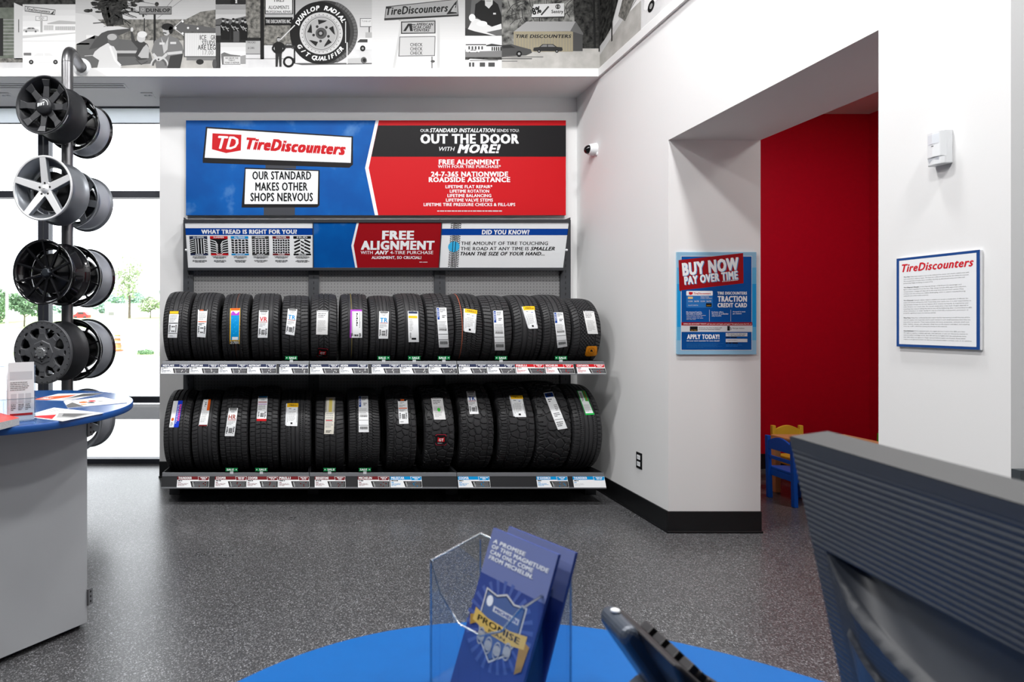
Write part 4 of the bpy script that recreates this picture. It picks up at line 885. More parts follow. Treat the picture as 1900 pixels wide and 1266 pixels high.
def ph_e(A):            # the giant tire
    grad(A, 456, TOP, 690, 90, 128, 214, 28); A.poly([(456, TOP), (492, TOP), (492, 84), (456, 84)], I_HILL, .4); A.rect(490, 44, 544, 84, I_HILL, .5); A.rect(456, 83, 690, 128, I_SNOW, .5)
    A.rect(483, TOP, 490, 110, K(24), 1); A.rect(545, TOP, 548, 118, K(24), 1); A.rect(491, TOP, 544, 26.5, K(52), 1.2); A.rect(493, TOP, 542, 25, K(224), 1.4); A.text('TIRES', 507, 527, -4, 3.5, K(40), 2, .02)
    A.text('ALIGNMENTS', 498, 536.5, 10.5, 17, K(30), 2, .012); A.text('PROFESSIONAL REPAIRS', 493.5, 541, 19.5, 24, K(40), 2, .02); A.rect(491, 32, 543, 47, K(20), 1.5); A.text('TIRE DISCOUNTERS INC.', 493, 540, 36.5, 43, K(214), 2, .02)
    A.rect(456, 70, 484, 75, K(36), 1); A.rect(456, 75, 484, 101, K(60), 1); A.rect(456, 76, 483, 100, K(170), 1.3); A.text('TRUCKS', 458, 474, 77, 80.5, K(70), 2, .01); A.text('& CARS', 460, 472, 87, 91, K(70), 2, .01); A.rect(456, 108, 544, 110, K(160), 1)
    x, y = 600, 60                                             # tire: far rim of the tread, sidewall, wheel
    A.ell(604, 60, 60, 59, K(56), 2, 60); A.ring(604, 60, 53, 60, K(92), 2.2, 60, -70, 70)
    for k in range(26):
        a = math.radians(-80 + k * 6.2); A.line([(604 + 50 * math.cos(a), 60 + 50 * math.sin(a)), (604 + 59 * math.cos(a), 60 + 59 * math.sin(a))], .8, K(40), 2.4)
    A.ell(594, 61, 56, 58, K(22), 2.6, 60); A.ell(596, 62, 40, 39, K(196), 3, 48); A.ring(596, 62, 29, 33, K(120), 3.3, 48); A.ring(596, 62, 31, 32, K(210), 3.5, 48); A.ell(596, 62, 28, 28, K(166), 3.4, 40)
    for k in range(30):
        a = 2 * PI * k / 30; A.ell(596 + 35.5 * math.cos(a), 62 + 35 * math.sin(a), 1, 1, K(96), 3.6, 8)
    for k in range(5):
        a = 2 * PI * k / 5 - .5; c = lambda r, t: (596 + r * math.cos(a + t), 62 + r * math.sin(a + t)); A.poly([c(17, -.1), c(26, -.05), c(26, .62), c(22, .5)], K(24), 3.8); A.ell(*c(14.5, .9), 2.6, 2.6, K(44), 3.8, 12)
    A.ell(596, 62, 10.5, 10.5, K(78), 4, 24); A.ell(595, 62, 6, 6, K(40), 4.2, 20); A.ell(595, 62, 3, 3, K(150), 4.4, 14)
    A.arctext('DUNLOP', 596, 62, 43.5, 205, 262, 8, K(236), 4, .04); A.arctext('RADIAL', 596, 62, 43.5, 281, 330, 8, K(236), 4, .04); A.arctext('G/T', 596, 62, 50.5, 148, 122, 7.5, K(236), 4, .04, True); A.arctext('QUALIFIER', 596, 62, 50.5, 106, 38, 7.5, K(236), 4, .04, True)
    A.line([(520, 74), (547, 47)], 2, K(206), 5); A.rect(640.6, 40, 642, 80, K(216), 5); A.rect(643, 79, 645, 119, K(216), 5); A.poly([(540, 117), (690, 117), (690, 119), (560, 121)], K(90), 1.6)
    person(A, 517, 124, 54, K(28), K(44), K(170), 5.5); A.ring(535.5, 115, 6.5, 10.5, K(24), 6, 24); A.ell(535.5, 115, 6.5, 6.5, K(206), 6.2); A.line([(547, 98), (546, 108), (538, 112)], 1.2, K(80), 6)
    car(A, 524, 548, 91, 10, K(50), K(150), 4); A.rect(668, 34, 689, 50, K(70), 2); A.rect(669, 35, 689, 49, K(206), 2.3); A.text('TUNE-UP', 671, 688, 38, 41, K(110), 3); A.rect(684, 50, 686, 60, K(70), 2); A.rect(678, 60, 690, 70, K(170), 2)
    A.poly([(660, 92), (662, 76), (668, 71), (690, 71), (690, 92)], K(232), 4); A.poly([(663, 78), (668, 73), (682, 73), (682, 79), (663, 79)], K(60), 4.2); A.ell(673, 90, 5, 5.5, K(24), 4.5); A.ell(673, 90, 2, 2.2, K(150), 4.6)
    A.poly([(645, 109), (676, 107), (682, 114), (678, 118), (645, 118)], K(186), 4); A.ell(675, 112, 5.5, 6, K(90), 4.4); A.ell(676, 112, 3, 3.4, K(30), 4.6)
def ph_f(A):            # tall store sign
    grad(A, 690, TOP, 863, 128, 150, 240, 40)
    A.poly([(744, 36), (748, 36), (733, 128), (728, 128)], K(196), 1); A.poly([(811, 30), (816, 30), (816, 128), (811, 128)], K(196), 1); A.line([(740, 38), (808, 36)], .8, K(120), 1)
    A.poly([(716, 12), (849, -2), (851, 30), (713, 38)], K(66), 2); A.poly([(717, 13.6), (848, -.6), (849.4, 27), (714.6, 34)], K(150), 2.3); A.poly([(713, 34), (851, 27), (851, 30), (713, 38)], K(44), 2.5); A.text('TireDiscounters', 717, 832, 14, 28, K(28), 3, .035, .28, -3.4)
    A.poly([(828, 27), (844, 5), (848, 1), (846, 14), (838, 16), (849, 25)], K(34), 3); A.poly([(836, 22), (843, 10), (846, 9), (842, 18), (848, 23)], K(160), 3.2)
    A.poly([(744, 40), (808, 38), (808, 62), (744, 63)], K(60), 2); A.poly([(746, 42), (806, 40), (806, 60.5), (746, 61)], K(170), 2.3); A.poly([(748, 58), (757, 44), (764, 44), (766, 58), (761, 58), (759, 48), (753, 58)], K(34), 3)
    for k in range(4): A.poly([(764 + k, 45 + k * 3), (771, 45 + k * 3), (771, 46.4 + k * 3), (764 + k, 46.4 + k * 3)], K(34), 3)
    for s, a, b, y in (('AMERICAN', 772, 804, 47.5), ('CAR CARE', 770, 800, 53), ('CENTERS', 768, 797, 58.5)): A.text(s, a, b, y - 4.8, y, K(34), 3, .03, .25)
    A.poly([(741, 68), (808, 67), (807, 104), (739, 105)], K(110), 2); A.poly([(742.5, 69.5), (806.5, 68.5), (805.5, 102.5), (741, 103.5)], K(196), 2.3)
    for k in range(3): A.text('CHECK', 761, 784, 80 + k * 7.8, 86 + k * 7.8, K(40), 3, .015)
    A.rect(800, 105, 803, 128, K(140), 2); A.ell(803, 114, 4, 2.4, K(80), 2.5)
def ph_g(A):            # man with a baby, two small store views below
    A.rect(863, TOP, 931, 66, K(96), 0); A.poly([(863, TOP), (880, TOP), (870, 66), (863, 66)], K(70), .4); A.poly([(882, 8), (893, 0), (904, 3), (914, 0), (924, 8), (931, 30), (931, 56), (906, 46), (880, 30)], K(24), 1)
    A.poly([(898, TOP), (916, TOP), (914, 8), (907, 16), (900, 10)], K(196), 2); A.line([(902, 2), (911, 2)], 1, K(90), 3); A.rect(915, 24, 920, 27, K(200), 3)
    A.poly([(868, 54), (878, 34), (888, 36), (912, 50), (930, 44), (931, 54), (902, 60), (920, 66), (914, 66), (880, 58)], K(216), 2); A.ell(876, 33, 6, 7, K(228), 2.6); A.ell(894, 44, 10, 5, K(232), 2.6); A.poly([(863, 52), (900, 62), (925, 66), (863, 66)], K(48), 1.6)
    grad(A, 863, 66.5, 931, 86, 226, 236, 2); A.poly([(864, 84), (876, 78), (916, 79), (930, 84), (930, 94), (864, 96)], K(226), 1); A.rect(864, 82, 902, 84, K(70), 2); A.poly([(902, 84), (912, 81), (931, 84), (931, 86), (902, 86)], K(60), 2)
    for k in range(5): A.rect(869 + k * 6, 86, 872 + k * 6, 92, K(70), 2); A.rect(912 + k * 4, 87, 914.6 + k * 4, 94, K(44), 2)
    A.rect(863, 92, 931, 106, K(120), .6); car(A, 866, 890, 98, 6, K(214), K(80), 3)
    A.rect(863, 106.5, 931, 128, K(214), .3); A.rect(863, 106.5, 931, 111, I_TREED, .6); A.poly([(868, 112), (872, 109), (926, 112), (929, 125), (867, 125)], K(228), 1); A.rect(872, 111, 924, 113.4, K(150), 2)
    for a, b in ((870, 874), (876, 880), (890, 900), (906, 918)): A.rect(a, 116, b, 124, K(70), 2)
def ph_h(A):            # barn store with cars
    grad(A, 931, TOP, 1113, 60, 130, 200, 22); A.rect(931, TOP, 1113, 96, I_TREE, .5); A.poly([(1060, TOP), (1113, TOP), (1113, 96), (1078, 92), (1066, 40)], I_TREED, .8); A.rect(931, 90, 1113, 128, I_GRAV, .9); A.poly([(931, TOP), (980, TOP), (972, 30), (950, 50), (931, 60)], I_TREE, .7)
    for k in range(40):
        x, y = random.uniform(933, 1075), random.uniform(10, 56); a = random.uniform(-2.4, -.7); l = random.uniform(16, 40); A.line([(x, y), (x + l * .5 * math.cos(a), y + l * .5 * math.sin(a)), (x + l * math.cos(a + .25), y + l * math.sin(a + .25))], random.uniform(.5, 1.5), K(52), 1)
    A.line([(1112, TOP), (1112, 96)], 3, K(40), 1.2); A.line([(1100, TOP), (1104, 90)], 4, K(34), 1.2)
    A.poly([(990, 8), (1046.5, 6), (1046.5, 30.5), (986, 32)], K(210), 2); A.poly([(986, 32), (1046.5, 30.5), (1046.5, 32.5), (986, 34)], K(46), 2.2); A.text('8%', 989, 1006, 16, 28, K(26), 3, .04, 0, -18); A.line([(1004, 28), (1018, 12)], 3, K(60), 3); A.text('Sentry', 1023, 1045, 18.5, 24.5, K(30), 3, .03); A.ring(1035, 12.5, 3, 4.6, K(60), 3, 16); A.rect(1033.6, 9, 1036.4, 16, K(60), 3)
    A.rect(1000, 33, 1002, 40, K(50), 2); A.rect(1036, 33, 1038, 40, K(50), 2)
    A.poly([(953, 59), (977, 40), (1068, 40), (1058, 58)], K(156), 3); A.poly([(1068, 40), (1081, 62), (1081, 95), (1063, 95), (1063, 58)], K(74), 3); A.poly([(1058, 58), (1068, 40), (1082, 62), (1082, 65), (1066, 60)], K(100), 3.3); A.rect(953, 58.5, 1063, 96, I_TAN, 3.2)
    for k in range(20): A.rect(956 + k * 5.4, 62, 956.6 + k * 5.4, 95, K(120), 3.4)
    A.text('TIRE DISCOUNTERS', 957, 1060, 64.5, 70.5, K(34), 4, .035, .2)
    A.poly([(931, 84), (948, 82), (962, 86), (985, 92), (987, 98), (976, 103), (931, 105)], K(72), 5); A.poly([(931, 85), (946, 83.5), (956, 89), (931, 90)], K(40), 5.3); A.ell(963, 100, 5.5, 5.5, K(20), 5.4, 18); A.ell(963, 100, 2.4, 2.4, K(150), 5.6)
    car(A, 989, 1044, 98, 16, K(44), K(120), 5, -1); A.rect(931, 108, 987, 110, K(84), 1.4); A.rect(931, 105, 1008, 106.5, K(96), 1.4); A.rect(931, 113, 960, 114.4, K(96), 1.4)
for a, b, f in ((0, 42, ph_a), (42, 140, ph_b), (140, 400, ph_c), (400, 456, ph_d), (456, 690, ph_e), (690, 863, ph_f), (863, 931, ph_g), (931, 1113, ph_h)): photo(a, b, 0, 128, f)
# the collage turns the corner on to the right wall
ml = thing('photo_mural', 'black and white street photographs continuing along the right wall above the trim', 'mural', (XR - .003, 4.0, 3.80))
def side(x, y, l):         # x: metres from the corner towards the room * 100, y: cm below 4.5 m
    return Vector((XR - .003 - l, 4.84 - x / 100, 4.5 - y / 100)) - Vector(ml.location)
def ph_i(A):
    grad(A, 0, -60, 62, 20, 150, 206, 5); A.poly([(0, 0), (14, -60), (40, -60), (34, 20), (18, 44), (0, 52)], I_TREED, .5); A.poly([(30, 40), (62, -10), (62, 34), (40, 50)], I_HILL, .8); A.rect(0, 46, 62, 70, I_GRAV, .3); A.rect(19, -60, 21, 56, K(34), 1); A.poly([(0, 50), (30, 44), (62, 30), (62, 40), (0, 58)], K(206), .6)
def ph_j(A):
    A.rect(63, -60, 260, 70, I_SNOW, 0); A.rect(63, -60, 260, -8, K(176), .4); A.rect(72, 2, 260, 44, K(206), 1); A.rect(72, -4, 260, 12, K(240), 1.5); A.text('TIRE DISCOUNTERS', 84, 190, -1, 9, K(50), 2, .03)
    for k in range(9): A.rect(76 + k * 20, 16, 90 + k * 20, 40, K(44), 2)
    A.rect(63, 10, 76, 30, K(120), 1.2); car(A, 66, 112, 62, 22, K(236), K(90), 3); car(A, 130, 190, 62, 24, K(70), K(30), 3)
for f in (ph_i, ph_j): photo(0, 0, 0, 0, f, ml, side)

# ================================================================== POSTER AND NOTICE
DPO = 3.885
po = thing('poster', 'blue and red BUY NOW poster on the end of the right wall by the opening', 'poster', (PX(1328, DPO), DPO, PZ(657, DPO)))
b_ = MB(); e0 = Vector(po.location)
b_.box(PX(1254.5, DPO) - e0.x, -.008, 0, PX(1401.5, DPO) - e0.x, .002, PZ(468, DPO) - e0.z, mat('poster_board', (150, 190, 214), .4)); b_.build('board', po, bevel=.002)
A = Art(at(lambda x, y, l: (PX(x, DPO), DPO - .0085 - l, PZ(y, DPO)), po), .0004, crop=(1230, 440, 5.2727))
A.rect(130, 150, 905, 1148, mat('ink_ice_blue', (140, 184, 212), .45), 0)
for y0, y1, c in ((300, 460, (90, 170, 214)), (460, 880, (30, 150, 214)), (880, 1010, (90, 170, 214))): A.rect(130, y0, 905, y1, mat('ink_frame_%d' % c[0], c, .45), .5)
I_PB = mat('ink_poster_blue', (0, 76, 150), .4, noise=(3, .25)); A.rect(168, 186, 862, 1108, I_PALE, 1); A.rect(174, 192, 857, 1103, I_PB, 1.5)
A.poly([(145, 228), (775, 158), (779, 453), (152, 524)], I_DRED, 2); A.poly([(152, 524), (172, 522), (172, 534)], I_MAR, 2)
I_CYS = mat('ink_letter_shade', (70, 150, 200), .5)
for dx, dy, c, L in ((7, 5, I_CYS, 3), (0, 0, I_W, 3.6)):
    A.text('BUY NOW', 184 + dx, 742 + dx, 262 + dy, 378 + dy, c, L, .05, .06, -6.2); A.text('PAY OVER TIME', 202 + dx, 730 + dx, 392 + dy, 466 + dy, c, L, .05, .06, -6.4)
A.text('WITH SPECIAL FINANCING*', 570, 730, 431, 443, I_W, 3, .03, 0, -6.4)
A.rr(220, 528, 478, 692, 10, mat('ink_card_blue', (40, 110, 180), .4), 2); A.rr(220, 528, 478, 574, 8, I_W, 2.4); A.poly([(246, 537), (284, 540), (282, 560), (262, 568), (244, 558)], I_RED, 3); A.text('TireDiscounters', 292, 458, 544, 562, I_RED, 3, .03, .25)
A.rr(236, 584, 284, 606, 5, mat('ink_gold', (220, 190, 130), .5), 3); A.text('TRACTION', 358, 440, 581, 592, I_PALE, 3, .02); A.text('CARD MEMBER', 358, 472, 596, 606, I_PALE, 3); A.text('1234  5678  1234  5678', 240, 462, 622, 636, I_PALE, 3, .015); A.text('ALICE SMITH', 238, 334, 663, 675, I_PALE, 3); A.rect(412, 648, 468, 684, I_BK, 3); A.text('SYNCHRONY', 418, 462, 668, 675, I_YEL, 4)
A.text('TIRE DISCOUNTERS', 523, 812, 537, 563, I_W, 3, .045); A.text('TRACTION', 525, 812, 580, 632, I_W, 3, .05); A.text('CREDIT CARD', 525, 812, 648, 687, I_W, 3, .05)
for s, a, b, y in (('No interest if paid in', 220, 368, 740), ('full within 6 months*', 220, 374, 758), ('Exclusive offers,', 468, 583, 740), ('discounts & cardholder', 468, 632, 758), ('only benefits', 468, 562, 776), ('Accepted at most', 673, 797, 736), ('gas stations', 673, 760, 755)): A.text(s, a, b, y - 12, y, I_W, 3, .02)
A.bars(222, 766, 426, 818, 4, I_PALE, 3, fill=.25); A.rect(444, 712, 447, 826, I_PALE, 3); A.rect(652, 712, 655, 826, I_PALE, 3)
A.rect(172, 834, 864, 866, I_DRED, 2.5); A.text('OPEN AN ACCOUNT TODAY and use your card again and again.* Accepted across the U.S. at:', 193, 858, 845, 856, I_W, 3, .02); A.rect(172, 866, 866, 928, I_PALE, 2.5)
A.rect(255, 874, 331, 921, I_BK, 3); A.text('Car Care', 266, 320, 906, 914, I_YEL, 4); A.text('Synchrony Car Care locations with', 341, 568, 882, 892, I_BK, 3, .015); A.text('promotional financing available*', 341, 556, 898, 908, I_BK, 3, .015); A.rect(620, 870, 645, 916, I_BK, 3); A.line([(648, 884), (656, 892), (654, 912)], 5, I_BK, 3); A.text('Most gas stations', 670, 787, 887, 898, I_BK, 3, .015)
A.text('APPLY TODAY!', 227, 543, 954, 997, I_W, 3, .045); A.text('Ask your store associate for more details!', 222, 545, 1008, 1021, I_W, 3, .02); A.bars(222, 1040, 586, 1088, 7, mat('ink_card_blue'), 3, fill=.4)
A.rect(605, 938, 816, 972, I_PALE, 3); A.text('WE WANT TO GIVE YOU', 618, 800, 943, 952, I_BK, 4, .02); A.text('A TIRE PURCHASE FREE', 630, 790, 957, 967, I_BK, 4, .02); A.bars(606, 976, 816, 990, 1, I_BK, 3, fill=.6); A.rect(605, 996, 816, 1028, I_PALE, 3); A.bars(620, 1008, 800, 1016, 1, K(120), 4); A.bars(606, 1032, 816, 1048, 1, I_BK, 3, fill=.6); A.bars(606, 1054, 790, 1076, 2, mat('ink_card_blue'), 3)
A.build('printed_face', po)

nt_ = thing('wall_notice', 'white notice of small print with a dark blue border on the pier', 'notice', (XR - .003, 2.189, 1.414))
n0 = Vector(nt_.location); Wn, Hn = .2956, .380
def nf(x, y, l): return Vector((XR - .013 - l, 2.337 - Wn * x / 1000, 1.795 - Hn * y / 1000)) - n0
b_ = MB(); b_.box(-.009, -Wn / 2, 0, .001, Wn / 2, Hn, I_W); b_.build('board', nt_, bevel=.001)
A = Art(nf, .0003); A.rect(0, 0, 1000, 1000, mat('ink_frame_blue', (32, 72, 136), .45), 0); A.rect(36, 28, 964, 972, I_W, 1)
A.text('TireDiscounters', 74, 936, 74, 158, mat('ink_logo_red', (206, 34, 46), .45), 2, .035, .3)
PAR = (("Tire Fee:", ("State laws require a fee to be collected for every new motor vehicle tire sold", "and varies from state to state. The fees are collected and used by the states to oversee", "the management of waste tires, including cleaning up abandoned waste tire piles and", "preventing illegal dumping of waste tires."), 222),
 ("Tire Disposal Charges:", ("A tire disposal charge of $2.50 per tire (passenger and", "light truck) is separate from the fees. This charge includes EPA-approved collection,", "transportation, storage and disposal of old scrap tires removed from service. Many", "of these tires are turned into rubber landscaping mulch or used in recycled flooring", "materials and other useful products."), 340),
 ("Tire Disposal:", ("Certain states require retailers to accept a waste tire, if offered, for", "each new motor vehicle tire sold. If you keep your waste tire, it is your responsibility to", "appropriately manage the tire and dispose of or recycle it properly, as required by your", "state. Recycle your waste tires. Do not put waste tires in the trash. Proper disposal or", "recycling may require taking the tire to one of the following sites: (1) permitted landfill;", "(2) an incinerator or other facility for use as a fuel; (3) a transporter, processor, or", "properly registered waste tire end use market."), 486),
 ("Shop Fees:", ("Shop fees collected by this repair facility represents a small fraction of the", "cost of supplies and materials used in each vehicle in such small quantities that they are", "impractical to measure. These items include lubricants, penetrates, solvents, small nuts,", "bolts, washers, clamps, and adhesives. Shop fees are 6% of parts and labor, not including", "tires, up to $30, which are among the lowest in the industry."), 680),
 ("Cost Estimates:", ("If the expected cost of a repair service is more than $50, you have", "the right to receive a written estimate, oral estimate, or you can choose to receive no", "estimate before we begin work. Your bill will not be higher than the estimate by more", "than 10% unless you approve a larger amount before repairs are finished. Some states", "require us to give you a form so that you can choose either a written, oral, or no estimate."), 826))
for head, lines, y in PAR:
    for i, s in enumerate(lines):
        yy = y + i * 23.6; n = len(s) + (len(head) if i == 0 else 0); x = 98; wd = 8.9
        if i == 0: A.text(head, x, x + len(head) * 9.3, yy - 11, yy, I_BK, 2, .035); x += len(head) * 9.3 + 8
        A.text(s, x, min(922, x + len(s) * wd), yy - 10, yy, K(84), 2)
A.build('printed_face', nt_)
# ================================================================== WHEEL DISPLAY
M_PIPE = mat('brushed_steel_pipe', (120, 120, 122), .35, metal=.9, noise=(8, .15))
M_MBLK = mat('satin_black_alloy', (46, 47, 50), .42, metal=.35, spec=.5); M_GBLK = mat('gloss_black_alloy', (22, 22, 25), .14, metal=.3, coat=.6)
M_SILV = mat('machined_silver_alloy', (228, 229, 230), .36, metal=.25); M_GUN = mat('gunmetal_barrel', (132, 136, 142), .32, metal=.5); M_GUN2 = mat('matte_gunmetal', (88, 89, 92), .5, metal=.4)
M_HUB = mat('black_hub_plate', (16, 16, 18), .5)
DP = 4.45; XP = PX(125, DP); YAW = -math.radians(9)
st = thing('wheel_stand', 'tall grey steel pipe stand holding the display wheels by the window', 'display stand', (XP, DP, 0))
mb = MB(); mb.tube([(0, 0, 0), (0, 0, 3.66)], .045, M_PIPE, 20, caps=False); mb.build('pole', st)
mb = MB(); dx, dy = .05, .335                               # elbow to the bulkhead face
path = [(0, 0, 3.66)]
for k in range(1, 11):
    a = k / 10 * PI / 2; path.append((-.02 * (1 - math.cos(a)), .14 * (1 - math.cos(a)), 3.66 + .14 * math.sin(a)))
path.append((-.05, dy + .038, 3.80)); mb.tube(path, .045, M_PIPE, 20, caps=False); mb.build('elbow', st)
mb = MB(); mb.lathe([(.001, 0), (.085, 0), (.085, -.012), (.05, -.02)], 28, M_WPL, 'y', T=Matrix.Translation((-.05, dy + .054, 3.80))); mb.build('wall_flange', st)
mb = MB(); mb.lathe([(.0, .014), (.12, .014), (.125, .0), (.0, 0)], 30, M_PIPE); mb.build('base_plate', st)
ZL = (3.192, 2.552, 1.905, 1.287, .68)
ca, sa = math.cos(YAW), math.sin(YAW)
for z in ZL:
    mb = MB(); R_ = Matrix.Rotation(YAW, 4, 'Z'); mb.tube([(0, -.22, z), (0, .2, z)], .022, M_HUB, 12, T=R_)
    mb.build('arm', st)
def rim_profile(R, D):
    out = [(R - .013, .006), (R - .006, 0), (R, .003), (R, .012), (R - .016, .02), (R - .02, .05), (R - .052, .075), (R - .055, D * .55), (R - .022, D * .72), (R - .018, D - .022), (R, D - .014), (R, D - .004), (R - .006, D), (R - .014, D - .004)]
    inn = [(R - .03, D - .03), (R - .034, D * .7), (R - .065, D * .52), (R - .063, .08), (R - .032, .052), (R - .022, .02)]
    return out + inn
def wheel(R, D, style, t_axis, z, label):
    front = t_axis < 0
    t = thing('alloy_wheel', label, 'wheel', (XP - t_axis * sa, DP + t_axis * ca, z), YAW, 'alloy wheels on the pipe stand')
    barrel = {'eight': M_MBLK, 'five': M_GUN, 'ten': M_GBLK, 'holes': M_MBLK, 'grey': M_GUN}[style]; face = {'eight': M_MBLK, 'five': M_SILV, 'ten': M_GBLK, 'holes': M_GUN2, 'grey': M_GUN}[style]
    mb = MB(); mb.lathe(rim_profile(R, D), 72, barrel, 'y', closed=True); mb.build('rim', t)
    if style == 'five':
        mb = MB(); mb.lathe([(R - .016, .004), (R - .006, -.0012), (R + .0006, .004), (R - .0, .011)], 72, M_SILV, 'y'); mb.build('rim_lip', t)
    if style in ('ten', 'eight') and not front or style == 'grey':
        mb = MB(); mb.lathe([(R - .0535, D * .5), (R - .0528, D * .553), (R - .0195, D * .718), (R - .0155, D - .026)], 64, mat('bare_alloy_band', (176, 180, 188), .35, metal=.4), 'y'); mb.build('machined_band', t)
    def spoke(mb, a, r0, w0, y0, r1, w1, y1, th, m, off=0.0):
        T = Matrix.Rotation(a, 4, 'Y')
        mb.hexa([(-w0 + off, y0, r0), (w0 + off, y0, r0), (w1 + off, y1, r1), (-w1 + off, y1, r1), (-w0 * .8 + off, y0 + th, r0), (w0 * .8 + off, y0 + th, r0), (w1 * .8 + off, y1 + th, r1), (-w1 * .8 + off, y1 + th, r1)], m, T)
    lugs = 5
    if style == 'eight':
        mb = MB()
        for k in range(8):
            a = 2 * PI * k / 8 + .1
            spoke(mb, a, .055, .03, .036, R - .07, .023, .03, .022, face); spoke(mb, a, R - .075, .023, .03, R - .024, .036, .014, .022, face)
        mb.lathe([(.0, .04), (.07, .042), (.078, .055), (.078, .08)], 36, face, 'y'); mb.build('spokes', t, bevel=.004)
        mb = MB(); mb.lathe([(.0, .003), (.058, .006), (.066, .014), (.068, .05)], 36, face, 'y'); cap = mb.build('center_cap', t)
        A = Art(lambda x, y, q_: (x, .0028 - q_, -y), .0006); A.text('BWT', -.04, .026, -.013, .012, I_W, 1, .035, .25, -8)
        A.ring(.008, 0, .036, .041, I_W, 1, 20, -95, 10); A.build('emblem', cap); lugs = 8; rl = .062; yl = .034
    elif style == 'five':
        mb = MB()
        for k in range(5):
            a = 2 * PI * k / 5
            spoke(mb, a, .035, .032, .035, R - .006, .025, .002, .02, M_SILV)
            for s in (-1, 1):
                T = Matrix.Rotation(a, 4, 'Y'); mb.hexa([(s * .033, .037, .05), (s * .04, .06, .05), (s * .033, .03, R - .02), (s * .026, .006, R - .02), (s * .028, .05, .05), (s * .03, .07, .05), (s * .028, .04, R - .02), (s * .02, .02, R - .02)], M_GUN, T)
        mb.lathe([(.0, .034), (.06, .036), (.066, .06), (.066, .1)], 36, M_SILV, 'y'); mb.build('spokes', t, bevel=.003)
        mb = MB(); mb.lathe([(.0, .024), (.026, .026), (.03, .036)], 30, M_SILV, 'y'); cap = mb.build('center_cap', t)
        A = Art(lambda x, y, q_: (x, .0245 - q_, -y), .0006); A.bars(-.017, -.003, .017, .003, 1, K(90), 1, True, .8); A.build('emblem', cap); rl = .046; yl = .032
    elif style == 'ten':
        mb = MB()
        for k in range(10):
            spoke(mb, 2 * PI * k / 10, .045, .0105, .06, R - .012, .0075, .004, .026, face)
        mb.lathe([(.0, .062), (.05, .06), (.058, .075), (.058, .11)], 36, face, 'y'); mb.build('spokes', t, bevel=.003)
        mb = MB(); mb.lathe([(.0, .03), (.028, .032), (.036, .042), (.038, .065)], 8, mat('cap_dark_grey', (52, 56, 62), .35, metal=.5), 'y', smooth=False); mb.build('center_cap', t); rl = .047; yl = .056
    elif style == 'grey':
        mb = MB()
        for k in range(7): spoke(mb, 2 * PI * k / 7, .05, .03, .07, R - .02, .03, .02, .025, M_GUN)
        mb.lathe([(.0, .06), (.07, .06), (.078, .09), (.078, .12)], 30, M_GUN, 'y'); mb.build('spokes', t, bevel=.003); rl = .055; yl = .055
    else:                                                   # drilled beadlock-style face: one plate with windows cut through
        cu = bpy.data.curves.new('plate', 'CURVE'); cu.dimensions = '2D'; cu.fill_mode = 'BOTH'; cu.extrude = .01; cu.bevel_depth = .003; cu.bevel_resolution = 1
        def spl(pts):
            s_ = cu.splines.new('POLY'); s_.points.add(len(pts) - 1); s_.use_cyclic_u = True
            for p, (x, y) in zip(s_.points, pts): p.co = (x, y, 0, 1)
        cir = lambda cx, cy, r, n, sx=1, rot=0: [(cx + r * sx * math.cos(2 * PI * i / n) * math.cos(rot) - r * math.sin(2 * PI * i / n) * math.sin(rot), cy + r * sx * math.cos(2 * PI * i / n) * math.sin(rot) + r * math.sin(2 * PI * i / n) * math.cos(rot)) for i in range(n)]
        spl(cir(0, 0, R - .001, 72))
        pol = lambda r, a: (r * math.cos(a), r * math.sin(a))
        for k in range(8):
            a = 2 * PI * k / 8 + PI / 8
            w = R / .25
            spl([pol(.115 * w, a - .06), pol(.115 * w, a + .06), pol(.15 * w, a + .24), pol(.19 * w, a + .25), pol(.2 * w, a + .12), pol(.2 * w, a - .12), pol(.19 * w, a - .25), pol(.15 * w, a - .24)])
            b = 2 * PI * k / 8; x, y = pol(.198 * w, b); spl(cir(x, y, .011, 14, 1.9, b + PI / 2))
        to = bpy.data.objects.new('plate', cu); COL.objects.link(to); dg = bpy.context.evaluated_depsgraph_get(); dg.update()
        me = bpy.data.meshes.new_from_object(to.evaluated_get(dg)); bpy.data.objects.remove(to)
        me.transform(Matrix.Translation((0, .014, 0)) @ Matrix.Rotation(PI / 2, 4, 'X')); me.materials.clear(); me.materials.append(face); link('face_plate', me, t)
        mb = MB()
        for k in range(8):                                  # raised spokes meeting the hub
            spoke(mb, 2 * PI * k / 8 + 0, .05, .026, .006, .15, .02, -.002, .016, face)
        mb.lathe([(.0, -.002), (.088, -.004), (.1, .004), (.1, .02)], 8, face, 'y', smooth=False); mb.build('spokes', t, bevel=.003)
        mb = MB(); mb.lathe([(.0, -.022), (.034, -.022), (.04, -.014), (.042, .0)], 24, mat('cap_silver_grey', (150, 152, 154), .35, metal=.6), 'y')
        for k in range(9): mb.box(-.008, -.02, .036, .008, -.002, .047, mat('cap_silver_grey'), T=Matrix.Rotation(2 * PI * k / 9, 4, 'Y'))
        cap = mb.build('center_cap', t, bevel=.0015)
        A = Art(lambda x, y, q_: (x, -.0224 - q_, -y), .0005); A.ring(0, 0, .026, .028, K(90), 1, 28); A.ring(0, 0, .018, .0195, K(90), 1, 24); A.text('BR', -.011, .011, -.005, .005, K(80), 1, .02); A.build('emblem', cap)
        mb = MB()
        for k in range(32):
            a = 2 * PI * k / 32; mb.lathe([(.0, -.0045), (.0045, -.0035), (.0055, .002)], 8, M_HUB, 'y', T=Matrix.Translation(((R - .014) * math.cos(a), .002, (R - .014) * math.sin(a))))
        mb.build('rim_bolts', t); lugs = 6; rl = .066; yl = -.006
    mb = MB()
